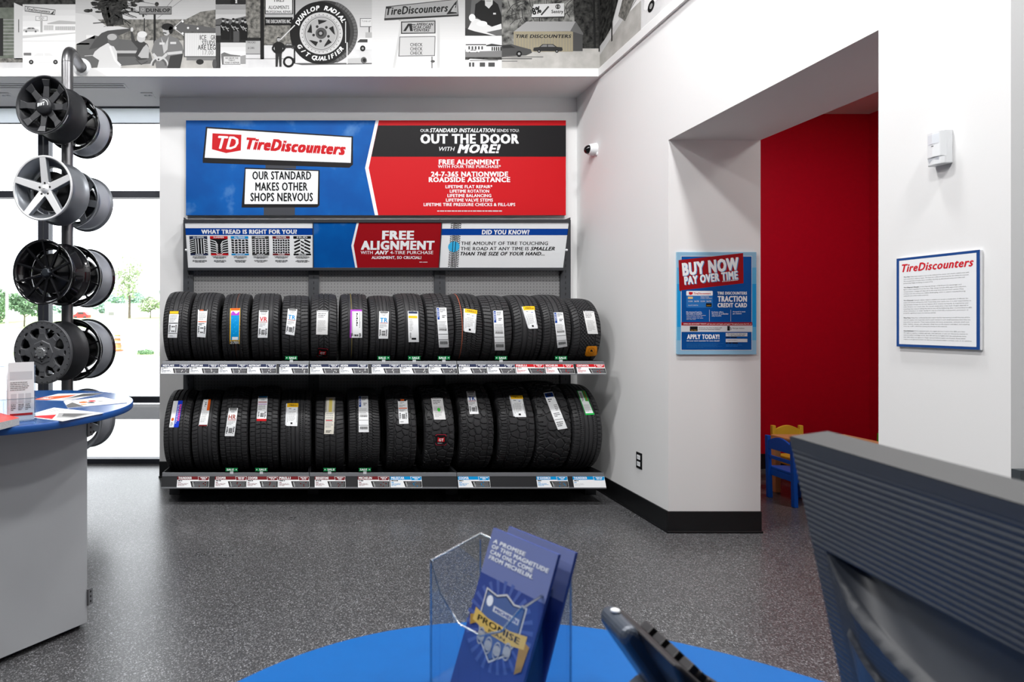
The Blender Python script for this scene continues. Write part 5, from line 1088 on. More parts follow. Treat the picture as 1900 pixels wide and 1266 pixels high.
    for k in range(lugs):
        a = 2 * PI * k / lugs + (PI / lugs if style != 'five' else PI / 2); mb.lathe([(.0, 0), (.008, 0), (.0095, .004), (.0095, .01)], 10, M_HUB, 'y', T=Matrix.Translation((rl * math.cos(a), yl - .001, rl * math.sin(a))))
    mb.build('lug_holes', t)
    mb = MB(); mb.lathe([(.001, .1), (R * .6, .105), (R * .62, .115), (R * .62, .15), (.001, .15)], 40, M_HUB, 'y'); mb.build('mounting_plate', t)
    if front and style in ('eight', 'ten'):                 # paper sticker and green dot on the barrel
        A = Art(lambda u, v, q_: ((R - .018 + q_) * math.cos(u), v, (R - .018 + q_) * math.sin(u)), .001)
        u0 = -.75 if style == 'eight' else .42
        A.rect(u0, .026, u0 + .36, .042, I_PALE, 1, 8, 1); A.ell(u0 - .1, .034, .035, .007, I_GRN, 1, 14); A.build('paper_sticker', t)
    return t
wheel(.226, .25, 'eight', -.315, ZL[0], 'satin black eight-spoke wheel facing the room, top of the stand')
wheel(.252, .24, 'five', -.315, ZL[1], 'silver five-spoke wheel facing the room, second from the top of the stand')
wheel(.252, .25, 'ten', -.315, ZL[2], 'gloss black ten-spoke wheel facing the room, third from the top of the stand')
wheel(.242, .25, 'holes', -.315, ZL[3], 'matte gunmetal wheel with drilled face and silver cap, just above the oval counter')
wheel(.236, .24, 'ten', .06, ZL[0], 'black wheel behind the top eight-spoke wheel, on the window side of the pole')
wheel(.238, .24, 'grey', .06, ZL[1], 'grey wheel behind the silver five-spoke wheel, on the window side of the pole')
wheel(.258, .24, 'ten', .06, ZL[2], 'black wheel behind the gloss ten-spoke wheel, on the window side of the pole')
wheel(.262, .24, 'ten', .06, ZL[3], 'black wheel behind the drilled gunmetal wheel, on the window side of the pole')
wheel(.258, .24, 'grey', .06, ZL[4], 'lowest wheel, grey barrel showing beneath the oval counter top')

# ================================================================== OVAL COUNTER ON THE LEFT
M_BTOP = mat('blue_laminate', (0, 68, 132), .2, noise=(60, .04), spec=.5); M_BEDGE = mat('blue_edge_band', (24, 78, 150), .35); M_LAM = mat('grey_laminate', (176, 179, 183), .4, noise=(2.5, .05))
cx_, cy_, RT = -1.645, 2.735, .655; ZT = 1.092
oc = thing('round_counter', 'tall blue-topped grey counter left of the tire rack, with brochures on it', 'counter', (cx_, cy_, 0))
M_BTOP2 = mat('blue_laminate_matte', (0, 80, 146), .42, noise=(60, .04), spec=.2)
def round_top(name, parent, R, z0, z1, n=96, M_BTOP=M_BTOP):
    mb = MB(); mb.lathe([(.0, z0), (R - .003, z0), (R, z0 + .003), (R, z1 - .002), (R - .002, z1), (.0, z1)], n, M_BTOP, smooth=False)
    o = mb.build(name, parent); me = o.data; me.materials.append(M_BEDGE)
    for p in me.polygons:
        if abs(p.normal.z) < .9: p.material_index = 1; p.use_smooth = True
    return o
round_top('counter_top', oc, RT, ZT - .033, ZT)
q4 = [(-1.17 - cx_, 2.69 - cy_), (-1.62 - cx_, 3.14 - cy_), (-2.06 - cx_, 2.66 - cy_), (-1.60 - cx_, 2.21 - cy_)]
mb = MB(); mb.prism(q4, .024, ZT - .034, M_LAM); mb.build('cabinet', oc, bevel=.003)
mb = MB(); mb.prism([(x * .93, y * .93) for x, y in q4], 0, .026, M_BLK); mb.build('plinth', oc)
ux, uy = .69, .724                                           # along the front panel, towards the right corner
mb = MB(); T = Matrix.Translation((-1.17 - cx_, 2.69 - cy_, 0)) @ Matrix.Rotation(math.atan2(.48, .43), 4, 'Z')
mb.box(-.63, -.02, .03, -.004, -.001, ZT - .036, M_LAM, T); dr = mb.build('door', oc, bevel=.002)
for z in (.115, .955):
    mb = MB(); mb.box(-.004, -.024, z, .022, -.021, z + .08, M_LGREY, T); mb.box(-.006, -.028, z - .0, .0, -.02, z + .08, M_PIPE, T)
    for k in range(3): mb.box(.008, -.0255, z + .012 + k * .024, .014, -.0235, z + .022 + k * .024, M_BLK, T)
    mb.build('hinge', dr)
def sheet(name, label, cat, quad, draw, th=.0015, z=ZT, base=(0, 0), group=None, edge=I_W):
    """thin printed piece lying on a counter: quad = TL TR BR BL as (x, y) in metres"""
    c = Vector((sum(p[0] for p in quad) / 4, sum(p[1] for p in quad) / 4, z)); t = thing(name, label, cat, c, 0, group)
    mb = MB(); P = [(p[0] - c.x, p[1] - c.y) for p in quad]; mb.prism(P, .0004, th, edge); mb.build('pages', t)
    def fn(a, b, q_):
        f, h = a / 100, b / 100; (ax, ay), (bx, by), (gx_, gy), (dx_, dy_) = P
        return ((ax * (1 - f) + bx * f) * (1 - h) + (dx_ * (1 - f) + gx_ * f) * h, (ay * (1 - f) + by * f) * (1 - h) + (dy_ * (1 - f) + gy * f) * h, th + .0003 + q_)
    A = Art(fn, .0002); draw(A); A.build('printed_cover', t); return t
def on_top(px, py, z=ZT): d = (H - z) / (py - CZ) * F; return (PX(px, d), d)
def d_a(A):
    A.rect(0, 0, 100, 100, I_PALE, 0); A.poly([(0, 100), (0, 60), (55, 20), (62, 60), (40, 100)], mat('ink_vermilion', (225, 84, 40), .4), 1); A.poly([(62, 10), (100, 0), (100, 40), (70, 70)], K(60), 1); A.rect(66, 60, 96, 90, K(170), 1); A.text('TIRES', 6, 34, 70, 90, I_W, 2, .03)
def d_b(A):
    A.rect(0, 0, 100, 100, I_W, 0); A.poly([(0, 60), (16, 30), (26, 100), (0, 100)], K(90), 1)
    for x, y, r, c in ((36, 45, 9, I_ORG), (48, 60, 7, I_BK2), (56, 40, 8, I_RED), (68, 55, 6, K(150)), (30, 75, 6, mat('ink_tan', (190, 140, 100), .5))): A.ell(x, y, r, r * 1.4, c, 1.2, 14)
    A.bars(70, 70, 96, 92, 3, K(120), 1)
def d_c(A):
    A.rect(0, 0, 100, 100, I_W, 0); A.poly([(10, 95), (45, 55), (70, 95)], I_RED, 1); A.poly([(38, 40), (92, 10), (96, 70), (66, 80)], K(150), 1); A.poly([(50, 42), (86, 22), (88, 60), (66, 66)], K(90), 1.4); A.bars(6, 10, 40, 40, 4, K(120), 1)
gb = 'brochures lying on the oval counter'
sheet('brochure', 'orange and grey brochure lying nearest the wheel stand on the oval counter', 'brochure', [on_top(108, 731.5), on_top(192, 730), on_top(126, 744.5), on_top(61, 742.5)], d_a, .002, group=gb)
sheet('brochure', 'white brochure with small coloured pictures at the right rim of the oval counter', 'brochure', [on_top(118, 746), on_top(190, 738), on_top(235.5, 748), on_top(126, 758)], d_b, .003, group=gb)
sheet('brochure', 'white brochure with red and grey pictures lying nearest the room on the oval counter', 'brochure', [on_top(100, 757.5), on_top(192, 767.5), on_top(116, 782.5), on_top(41, 774)], d_c, .002, group=gb)
sheet('booklet_stack', 'stack of red-covered booklets at the left edge of the oval counter', 'booklets', [on_top(-40, 786), on_top(-4, 778), on_top(36, 789), on_top(-30, 806)], lambda A: (A.rect(0, 0, 100, 100, mat('ink_coral', (214, 70, 62), .4), 0), A.bars(10, 20, 60, 50, 3, I_W, 1)), .03, edge=mat('paper_edges', (180, 182, 184), .7, noise=(300, .3)))
# acrylic rack of white brochures
def at_top(px, py, d): return Vector((PX(px, d), d, PZ(py, d)))
rk = thing('brochure_holder', 'clear acrylic holder at the left end of the oval counter', 'brochure holder', (-1.315, 2.36, ZT), math.radians(32))
mb = MB(); mb.box(-.19, .035, 0, .06, .038, .235, M_ACR); mb.hexa([(-.19, -.06, 0), (.06, -.06, 0), (.06, .035, 0), (-.19, .035, 0), (-.19, -.06, .003), (.06, -.06, .003), (.06, .035, .003), (-.19, .035, .003)], M_ACR)
mb.box(-.19, -.062, 0, .06, -.059, .10, M_ACR); mb.box(.057, -.06, 0, .06, .036, .10, M_ACR); mb.box(-.066, -.06, 0, -.063, .036, .10, M_ACR); mb.build('clear_rack', rk)
mb = MB(); mb.box(.0565, .0345, 0, .0605, .0385, .235, M_ACRE); mb.box(-.19, -.0625, .0985, .0605, -.0585, .101, M_ACRE); mb.box(-.19, .0345, .233, .06, .0385, .236, M_ACRE); mb.build('polished_edge', rk)
def leaflet(k, label, x0, lean, w=.098, h=.245, hue=I_NAVY):
    t = thing('leaflet', label, 'leaflet', Vector(rk.location) + Matrix.Rotation(math.radians(32), 3, 'Z') @ Vector((x0, -.035 + .02 * (k % 2), .004)), math.radians(32))
    R_ = Matrix.Rotation(-lean, 4, 'X'); mb = MB(); mb.box(0, 0, 0, w, .006, h, I_W, T=R_); mb.build('pages', t)
    A = Art(lambda x, y, q_: R_ @ Vector((x * w / 100, -.0006 - q_, h * (1 - y / 100))), .0003); A.rect(0, 0, 100, 100, I_W, 0); A.rect(6, 16, 94, 30, I_PALE, 1); A.bars(8, 34, 92, 50, 5, K(150), 2)
    for i in range(3): A.rect(10 + i * 28, 54, 32 + i * 28, 70, hue, 2)
    for i in range(3): A.bars(10 + i * 28, 72, 32 + i * 28, 84, 4, K(130), 2)
    A.rect(6, 88, 94, 92, I_RED, 2); A.build('printed_cover', t)
leaflet(0, 'white leaflet with navy blocks in the right pocket of the acrylic holder', -.052, .26)
leaflet(1, 'white leaflet with grey blocks in the left pocket of the acrylic holder', -.175, .2, hue=K(90))
leaflet(2, 'second white leaflet behind the navy-blocked one in the acrylic holder', -.047, .03, h=.25, hue=I_PALE)
sheet('business_card', 'small red and white card behind the acrylic holder', 'card', [on_top(33, 731), on_top(53, 731), on_top(53, 743), on_top(34, 743)], lambda A: (A.rect(0, 0, 100, 100, I_W, 0), A.poly([(55, 0), (100, 0), (100, 100), (80, 100)], I_RED, 1), A.rect(0, 70, 80, 100, K(150), 1)), .004)
# window decal
t = thing('window_decal', 'small white sticker with red letters on the window glass beside the rack', 'sticker', (PX(314, YW), YW + .048, PZ(735, YW)))
A = Art(at(lambda x, y, l: (PX(x, YW), YW + .048 - l, PZ(y, YW)), t), .0006); A.rect(302, 723, 328, 734, I_W, 0); A.rect(302, 723, 328, 725, K(120), 1); A.ring(308, 729, 2, 3.4, I_NAVY, 1, 16); A.text('NEXEN', 312.5, 327, 726, 732.5, I_RED, 1, .03, .2); A.rect(302, 733, 328, 734, I_RED, 1); A.build('printed_face', t)

# ================================================================== FRONT COUNTER AND WHAT STANDS ON IT
fx, fy, FR = .25, .232, .54; ZC = 1.092
fc = thing('round_counter', 'round blue counter top in the foreground carrying the phone and the monitor', 'counter', (fx, fy, 0))
round_top('counter_top', fc, FR, ZC - .033, ZC, 128, M_BTOP2)
mb = MB(); mb.lathe([(.0, .02), (.33, .02), (.33, ZC - .034), (.0, ZC - .034)], 48, M_LAM); mb.build('pedestal', fc)
mb = MB(); mb.lathe([(.0, 0), (.31, 0), (.31, .03), (.0, .03)], 40, M_BLK); mb.build('plinth', fc)
# acrylic brochure holder
Aq, Bq, Cq, Fq = Vector((.131, .640)), Vector((.208, .702)), Vector((.281, .606)), Vector((.204, .544))
hz = .145
hd = thing('brochure_holder', 'clear acrylic holder in the foreground with navy trifold leaflets', 'brochure holder', ((Aq.x + Cq.x) / 2, (Aq.y + Cq.y) / 2, ZC)); h0 = Vector((hd.location.x, hd.location.y))
def wallp(mb, p, q_, top, m, th=.0024):
    """upright sheet from p to q_ whose top edge follows top = [(fraction, height) ...]"""
    d = (q_ - p); n = Vector((-d.y, d.x)).normalized() * th
    for (f0, z0), (f1, z1) in zip(top, top[1:]):
        a, b = p + d * f0 - h0, p + d * f1 - h0
        mb.hexa([(a.x, a.y, 0), (b.x, b.y, 0), (b.x, b.y, z1), (a.x, a.y, z0), (a.x + n.x, a.y + n.y, 0), (b.x + n.x, b.y + n.y, 0), (b.x + n.x, b.y + n.y, z1), (a.x + n.x, a.y + n.y, z0)], m)
tA = hz; tops = {'left': [(0, tA), (1, hz + .008)], 'back': [(0, hz + .008), (1, hz - .004)], 'right': [(0, hz - .004), (.1, hz - .004), (1, hz - .006)], 'front': [(0, hz - .004), (.2, .105), (.42, .088), (.66, .088), (.88, .112), (1, tA)]}
mb = MB(); wallp(mb, Aq, Bq, tops['left'], M_ACR); wallp(mb, Bq, Cq, tops['back'], M_ACR); wallp(mb, Cq, Fq, tops['right'], M_ACR); wallp(mb, Fq, Aq, tops['front'], M_ACR)
mb.prism([tuple(p - h0) for p in (Aq, Fq, Cq, Bq)], 0, .003, M_ACR); mb.build('clear_box', hd)
mb = MB()
for (p, q_, k) in ((Aq, Bq, 'left'), (Bq, Cq, 'back'), (Cq, Fq, 'right'), (Fq, Aq, 'front')):
    P = [Vector(((p + (q_ - p) * f - h0).x, (p + (q_ - p) * f - h0).y, z)) for f, z in tops[k]]; mb.tube(P, .0013, M_ACRE, 6)
for p in (Aq, Bq, Cq): w_ = p - h0; mb.tube([(w_.x, w_.y, 0), (w_.x, w_.y, hz)], .0011, M_ACRE, 6)
mb.build('polished_edge', hd)
def promo(k, label, BL, wv, up, H_, drawn):
    t = thing('leaflet', label, 'leaflet', BL, 0, 'navy leaflets in the foreground holder'); n = wv.cross(up).normalized() * -1
    if n.y > 0: n = -n
    W_ = .086; I_NV = mat('ink_deep_blue', (58, 74, 138), .35, noise=(10, .2))
    mb = MB(); mb.hexa([Vector((0, 0, 0)), wv * W_, wv * W_ + up * H_, up * H_, -n * .004, wv * W_ - n * .004, wv * W_ + up * H_ - n * .004, up * H_ - n * .004], I_NV); mb.build('pages', t)
    A = Art(lambda x, y, l: wv * W_ * x + up * (H_ - y * .178) + n * (.0004 + l), .0002); yb_ = H_ / .178
    A.rect(0, 0, 1, yb_, I_NV, 0); A.rect(0, 0, 1, .3, mat('ink_slate_blue', (116, 126, 170), .35), .4)
    if drawn:
        I_RAY = mat('ink_ray_blue', (84, 102, 164), .35)
        for i in range(26):
            a = 2 * PI * i / 26; A.poly([(.47 + .2 * math.cos(a - .03), .56 + .12 * math.sin(a - .03)), (.47 + .5 * math.cos(a - .05), .56 + .28 * math.sin(a - .05)), (.47 + .5 * math.cos(a + .05), .56 + .28 * math.sin(a + .05)), (.47 + .2 * math.cos(a + .03), .56 + .12 * math.sin(a + .03))], I_RAY, 1)
        for i, (s, w) in enumerate((('A PROMISE', .52), ('OF THIS MAGNITUDE', .88), ('CAN ONLY COME', .68), ('FROM MICHELIN.', .7))): A.text(s, .06, .06 + w, .065 + i * .036, .09 + i * .036, I_W, 2, .045, .12)
        sh = [(.16, .37), (.34, .385), (.48, .35), (.62, .385), (.8, .37), (.8, .58), (.68, .7), (.48, .79), (.28, .7), (.16, .58)]
        sc = lambda k_: [(.48 + (x - .48) * k_, .56 + (y - .56) * k_) for x, y in sh]
        A.poly(sh, K(206), 2); A.poly(sc(.94), mat('ink_navy'), 2.5); A.poly(sc(.9), mat('ink_shield_blue', (84, 104, 150), .4), 3)
        A.rect(.34, .455, .74, .49, I_PALE, 3.5); A.text('MICHELIN', .37, .72, .463, .483, I_BLUE, 4, .03); A.ell(.26, .44, .05, .035, I_W, 3.6, 18)
        I_GLD = mat('ink_ribbon_gold', (222, 186, 100), .4); I_GLD2 = mat('ink_ribbon_shade', (180, 140, 66), .4)
        A.poly([(.02, .58), (.14, .55), (.14, .61), (.06, .64)], I_GLD2, 3.7); A.poly([(.82, .55), (.96, .57), (.94, .72), (.86, .76), (.84, .64)], I_GLD2, 3.7); A.poly([(.08, .52), (.3, .545), (.66, .545), (.9, .52), (.9, .6), (.66, .628), (.3, .628), (.08, .6)], I_GLD, 4)
        A.text('PROMISE', .15, .82, .552, .588, I_BK2, 5, .02); A.text('PLAN', .36, .62, .6, .618, I_BK2, 5, .01)
        for x, y in ((.27, .665), (.41, .695), (.55, .695), (.69, .665)): A.ring(x, y, .045, .055, K(180), 5, 20); A.ell(x, y, .05, .032, K(176), 4.8, 18)
    A.build('printed_cover', t)
wv = Vector((.52, -.854, 0)); up = Vector((.050, .006, .17)).normalized()
promo(0, 'navy leaflet with a gold-ribboned shield in the foreground acrylic holder', Vector((.152, .632, ZC + .005)), wv, up, .187, True)
promo(1, 'second navy leaflet just behind the gold-ribboned one', Vector((.176, .636, ZC + .005)), wv, Vector((.046, .006, .17)).normalized(), .186, False)
# desk phone seen from its side
M_PH = mat('phone_graphite', (72, 78, 88), .3, metal=.25); M_PH2 = mat('phone_dark', (34, 32, 34), .45); M_PH3 = mat('phone_silver_grey', (96, 102, 112), .32, metal=.4)
ph = thing('desk_phone', 'dark grey desk phone tilted on its stand at the front of the blue counter', 'phone', (.33, .575, ZC))
def pxz(px, py, d=.55): return (PX(px, d) - .33, PZ(py, d) - ZC)
mb = MB(); mb.prism([pxz(1136, 1124), pxz(1150, 1128), pxz(1240, 1206), pxz(1345, 1272), pxz(1440, 1340), pxz(1440, 1374), pxz(1330, 1350), pxz(1240, 1300), pxz(1150, 1160)], -.12, -.028, M_PH2, 'y'); mb.build('body', ph, bevel=.006, seg=3)
mb = MB(); mb.prism([pxz(1176, 1240), pxz(1200, 1240), pxz(1250, 1310), pxz(1250, 1375), pxz(1132, 1375), pxz(1140, 1272)], -.11, -.03, M_PH3, 'y'); mb.build('stand', ph, bevel=.005)
mb = MB()                                                   # handset in its cradle along the back edge
mb.prism([pxz(1121, 1119), pxz(1134, 1122), pxz(1148, 1134), pxz(1200, 1196), pxz(1222, 1228), pxz(1262, 1296), pxz(1240, 1316), pxz(1204, 1282), pxz(1180, 1248), pxz(1132, 1180), pxz(1112, 1150), pxz(1109, 1138)], -.07, -.024, M_PH, 'y'); hs = mb.build('handset', ph, bevel=.007, seg=3)
mb = MB(); mb.prism([pxz(1212, 1212), pxz(1226, 1208), pxz(1268, 1248), pxz(1300, 1292), pxz(1284, 1316), pxz(1250, 1304), pxz(1224, 1262)], -.076, -.03, M_PH3, 'y'); mb.build('mouthpiece', hs, bevel=.006, seg=3)
mb = MB(); mb.ball((pxz(1127, 1119)[0], -.04, pxz(1127, 1119)[1]), .004, M_WPL, 10, 6, (1.2, 1, .6)); mb.build('message_lamp', ph)
mb = MB(); a_, b_2 = Vector(pxz(1176, 1152)), Vector(pxz(1232, 1206)); dv = (b_2 - a_); nn = Vector((dv.y * -1, dv.x)).normalized(); nn = nn if nn.y > 0 else -nn
for i in range(5):
    for j in range(4):
        c = a_ + dv * (i / 4.4); e = c + dv.normalized() * .0075
        mb.hexa([(c.x, -.105 + j * .019, c.y), (e.x, -.105 + j * .019, e.y), (e.x, -.092 + j * .019, e.y), (c.x, -.092 + j * .019, c.y)] + [(p_.x + nn.x * .009, y_, p_.y + nn.y * .009) for p_, y_ in ((c, -.105 + j * .019), (e, -.105 + j * .019), (e, -.092 + j * .019), (c, -.092 + j * .019))], M_PH2)
mb.build('keypad', ph, bevel=.001)
# monitor seen from behind
M_MON = mat('monitor_black_plastic', (48, 52, 60), .42, noise=(120, .06)); M_MONT = mat('monitor_bezel_edge', (44, 45, 46), .5)
hm = .112; P0 = Vector((4.10 * hm, 4.717 * hm, H - hm)); P1 = Vector((3.827 * hm, 2.933 * hm, H - hm))
uM = (P1 - P0).normalized(); nb = Vector((uM.y, -uM.x, 0)); nb = nb if nb.x < 0 else -nb
tl = math.radians(10.7); dM = (Vector((0, 0, -1)) * math.cos(tl) - nb * math.sin(tl)); oM = (nb * math.cos(tl) - Vector((0, 0, 1)) * math.sin(tl))   # down the back, out of the back
WM, HM = .50, .292
mo = thing('monitor', 'black computer monitor seen from behind at the right edge of the foreground', 'monitor', (P0 + uM * WM * .5 - nb * .03).xy.to_3d() + Vector((.035, 0, ZC))); m0 = Vector(mo.location)
def scoop(u):                                               # straight upper edge, bowed lower edge
    w = max(0, u - .018); e = max(0, WM - .018 - u); w = min(w, e); return .106 - w * .02, .106 + .075 * (1 - math.exp(-w / .045)) + w * .06
def back_pt(u, v):
    """ribbed back with a long lens-shaped scoop; u along from the far end, v down (metres)"""
    o = 0.0
    vu, vl = scoop(u); inside = u > .018 and vu + 1e-5 < v < vl - 1e-5
    if inside:
        f = (v - vu) / max(1e-4, vl - vu); o = -.022 * min(1, f * 6) * (1 - f ** 3)
        o *= min(1, (vl - vu) / .02)
    else:
        lip = 0.0
        if u > .018 and v >= vl: lip = .010 * math.exp(-(v - vl) / .06) * min(1, (u - .018) / .03)
        smooth_zone = u > .03 and v > vl + .045
        if v < .012 or smooth_zone: o = lip + (.004 if smooth_zone else 0)
        else: o = lip - .0008 * (0.5 + .5 * math.cos(2 * PI * v / .0056)) ** 2
    return P0 + uM * u + dM * v + oM * o - m0
nu = 150; vs = []; fs = []; NV = (150, 30, 150); nv = sum(NV)
for i in range(nu + 1):                                      # rows follow the rim of the scoop
    u = WM * i / nu; a_, b_ = scoop(u); rows = [a_ * k / NV[0] for k in range(NV[0])] + [a_ + (b_ - a_) * k / NV[1] for k in range(NV[1])] + [b_ + (HM - b_) * k / NV[2] for k in range(NV[2] + 1)]
    for v in rows: vs.append(back_pt(u, v))
for i in range(nu):
    for j in range(nv): fs.append((i * (nv + 1) + j, (i + 1) * (nv + 1) + j, (i + 1) * (nv + 1) + j + 1, i * (nv + 1) + j + 1))
mb = MB(); mb.add(vs, fs, M_MON, True); mb.build('back_cover', mo)
C8 = lambda a, b, c, d, e, g: [P0 + uM * x + dM * y + oM * z - m0 for z in (e, g) for x, y in ((a, c), (b, c), (b, d), (a, d))]
mb = MB(); mb.hexa(C8(0, WM, 0, HM, -.026, -.0235), M_MONT)
for a, b, c, d in ((0, WM, 0, .004), (0, .004, 0, HM), (WM - .004, WM, 0, HM), (0, WM, HM - .004, HM)): mb.hexa(C8(a, b, c - .0, d, -.034, -.0014), M_MONT)
mb.build('bezel', mo, bevel=.002)
mb = MB(); mb.hexa(C8(.012, WM - .012, .012, HM - .016, -.0345, -.027), mat('dark_screen', (10, 12, 16), .12)); mb.build('screen', mo)
mb = MB(); mb.hexa(C8(WM * .5 - .05, WM * .5 + .05, HM * .55, HM + .0, .008, .03), M_MON); c_ = P0 + uM * WM * .5 + nb * .01 - m0; mb.box(c_.x - .02, c_.y - .05, .004, c_.x + .02, c_.y + .05, .2, M_MON); mb.build('stand_neck', mo, bevel=.004)
mb = MB(); mb.box(c_.x - .09, c_.y - .12, 0, c_.x + .09, c_.y + .12, .012, M_MON); mb.build('stand_base', mo, bevel=.005)

# ================================================================== CHILDREN'S FURNITURE
def wood(n, c): return mat(n, c, .4, noise=(7, .06), spec=.4)
def kid_chair(label, x, y, rz, m, seat_m=None):
    t = thing('kids_chair', label, 'chair', (x, y, 0), rz, 'small painted chairs round the play table'); sm = seat_m or m
    for s in (-1, 1):
        mb = MB(); mb.hexa([(s * .13 - .0165, .10, 0), (s * .13 + .0165, .10, 0), (s * .13 + .0165, .135, 0), (s * .13 - .0165, .135, 0), (s * .13 - .0165, .118, .54), (s * .13 + .0165, .118, .54), (s * .13 + .0165, .148, .54), (s * .13 - .0165, .148, .54)], m); mb.build('leg', t, bevel=.005)
        mb = MB(); mb.box(s * .125 - .0165, -.135, 0, s * .125 + .0165, -.1, .25, m); mb.build('leg', t, bevel=.005)
    mb = MB(); mb.box(-.14, -.14, .255, .14, .12, .277, sm); mb.build('seat', t, bevel=.006)
    mb = MB(); mb.box(-.12, -.125, .2, .12, -.112, .255, m); mb.box(-.12, .11, .2, .12, .123, .255, m)
    for s in (-1, 1): mb.box(s * .122 - .006, -.11, .2, s * .122 + .006, .11, .255, m)
    mb.build('apron', t, bevel=.003)
    mb = MB(); n = 14; top = [(-.118 + .236 * i / n, .50 + .042 * math.sin(PI * i / n)) for i in range(n + 1)]; mb.prism([(-.118, .43)] + [(.118, .43)] + top[::-1], .122, .14, m, 'y'); mb.build('top_rail', t, bevel=.004)
    mb = MB(); mb.box(-.118, .12, .345, .118, .136, .375, m); mb.build('back_rail', t, bevel=.004)
    return t
M_TW = wood('beech_wood', (214, 160, 104)); M_BL = wood('blue_paint_wood', (0, 84, 190)); M_YE = wood('yellow_paint_wood', (226, 190, 60)); M_GR = wood('green_paint_wood', (70, 170, 20)); M_RE = wood('red_paint_wood', (170, 30, 34))
kid_chair('blue child chair nearest the opening with its back to the doorway', 4.01, 4.545, math.radians(88), M_BL)
kid_chair('yellow child chair at the far side of the play table', 4.43, 4.99, 0, M_YE, M_YE)
kid_chair('green child chair at the right end of the play table', 4.80, 4.62, math.radians(-90), M_GR)
kid_chair('red child chair at the near side of the play table, behind the monitor', 4.475, 4.20, PI, M_RE)
pt = thing('play_table', 'low beech child table on the playroom floor between the painted chairs', 'table', (4.39, 4.585, 0))
mb = MB(); mb.box(-.335, -.285, .487, .335, .275, .51, M_TW); mb.build('table_top', pt, bevel=.006)
for x in (-.31, .31):
    for y in (-.255, .245): mb = MB(); mb.box(x - .024, y - .024, 0, x + .024, y + .024, .487, M_TW); mb.build('leg', pt, bevel=.004)
mb = MB()
for y in (-.255, .245): mb.box(-.3, y - .01, .42, .3, y + .01, .487, M_TW)
for x in (-.31, .31): mb.box(x - .01, -.24, .42, x + .01, .23, .487, M_TW)
mb.build('apron', pt)
# ================================================================== OUTSIDE THE WINDOWS
def strip(name, pts, m, lab=None, kind='structure'):
    """ground running across the view; pts = [(distance, height) ...]"""
    mb = MB(); vs = []
    for d, z in pts: vs += [(-90, d, z), (60, d, z)]
    mb.add(vs, [(2 * i, 2 * i + 1, 2 * i + 3, 2 * i + 2) for i in range(len(pts) - 1)], m); o = mb.build(name); o['kind'] = kind
    return o
strip('sidewalk', [(5.88, -.02), (8.55, -.02)], mat('pale_concrete', (186, 186, 184), .9, noise=(4, .1)))
strip('ground_gravel', [(8.55, -.03), (10.2, -.03)], mat('dark_gravel', (44, 43, 45), .95, noise=(22, .5), rgb2=(8, 8, 9)))
strip('ground_lot', [(10.2, -.02), (24.0, -.02)], mat('pale_asphalt', (168, 168, 172), .95, noise=(1.5, .08)))
M_GRASS = mat('mown_grass', (150, 172, 116), .95, noise=(5, .25))
strip('lawn_median', [(24, 0), (26.7, .03)], M_GRASS)
strip('road', [(26.7, 0), (33, .45), (41, 1.02)], mat('road_asphalt', (158, 156, 158), .95, noise=(1, .06)))
strip('lawn_far', [(41, 1.02), (50, 1.75), (62, 2.4), (90, 3.0)], M_GRASS)
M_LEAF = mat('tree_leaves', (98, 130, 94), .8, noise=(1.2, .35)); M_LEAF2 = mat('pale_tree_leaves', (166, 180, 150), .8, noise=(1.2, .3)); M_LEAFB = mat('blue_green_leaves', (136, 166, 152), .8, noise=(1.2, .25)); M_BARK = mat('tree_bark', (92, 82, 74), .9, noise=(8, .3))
def tree(label, px, base_py, top_py, wpx, d, lm, n=900, trunk=.3, cat='tree', dens=.1):
    x, z = PX(px, d), PZ(base_py, d); h = (base_py - top_py) * d / F; w = wpx * d / F / 2
    t = thing('tree' if cat == 'tree' else 'shrub', label, cat, (x, d, z - .15)); rnd = random.Random(int(px) + 5)
    mb = MB(); mb.tube([(0, 0, 0), (.02 * w, 0, h * trunk), (-.03 * w, .02, h * .7)], [h * .022, h * .018, h * .006], M_BARK, 8)
    for k in range(7):
        a = rnd.uniform(0, 2 * PI); z0 = h * rnd.uniform(trunk * .7, .6); l = w * rnd.uniform(.5, .9)
        mb.tube([(0, 0, z0), (l * .5 * math.cos(a), l * .5 * math.sin(a), z0 + h * .12), (l * math.cos(a), l * math.sin(a), z0 + h * .22)], [h * .01, h * .007, h * .003], M_BARK, 6)
    mb.build('trunk', t)
    blobs = [(rnd.uniform(-.6, .6) * w, rnd.uniform(-.6, .6) * w, h * rnd.uniform(trunk + .1, .86), rnd.uniform(.25, .5) * w) for _ in range(16)]
    vs, fs = [], []
    for _ in range(n):
        bx, by, bz, br = rnd.choice(blobs); v = Vector((rnd.gauss(0, 1), rnd.gauss(0, 1), rnd.gauss(0, 1))).normalized() * br * rnd.uniform(.5, 1.05)
        c = Vector((bx + v.x, by + v.y, min(h, max(h * trunk * .8, bz + v.z * h / (2.2 * w) * .8)))); s = dens * w * rnd.uniform(.6, 1.4)
        a = Vector((rnd.gauss(0, 1), rnd.gauss(0, 1), rnd.gauss(0, 1))).normalized(); b = a.orthogonal().normalized(); o = len(vs)
        vs += [c + a * s, c + b * s * .6, c - a * s, c - b * s * .6]; fs.append((o, o + 1, o + 2, o + 3))
    me = MB(); me.add(vs, fs, lm); me.build('foliage', t)
tree('dark green ornamental tree by the road, seen left of the pole between two wheels', 45, 603, 537, 62, 42, M_LEAF, 1500, .3)
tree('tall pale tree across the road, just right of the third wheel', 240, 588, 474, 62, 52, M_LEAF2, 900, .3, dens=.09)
tree('round light green tree between the tall pale tree and the rack', 279, 588, 545, 48, 53, M_LEAF2, 900, .3)
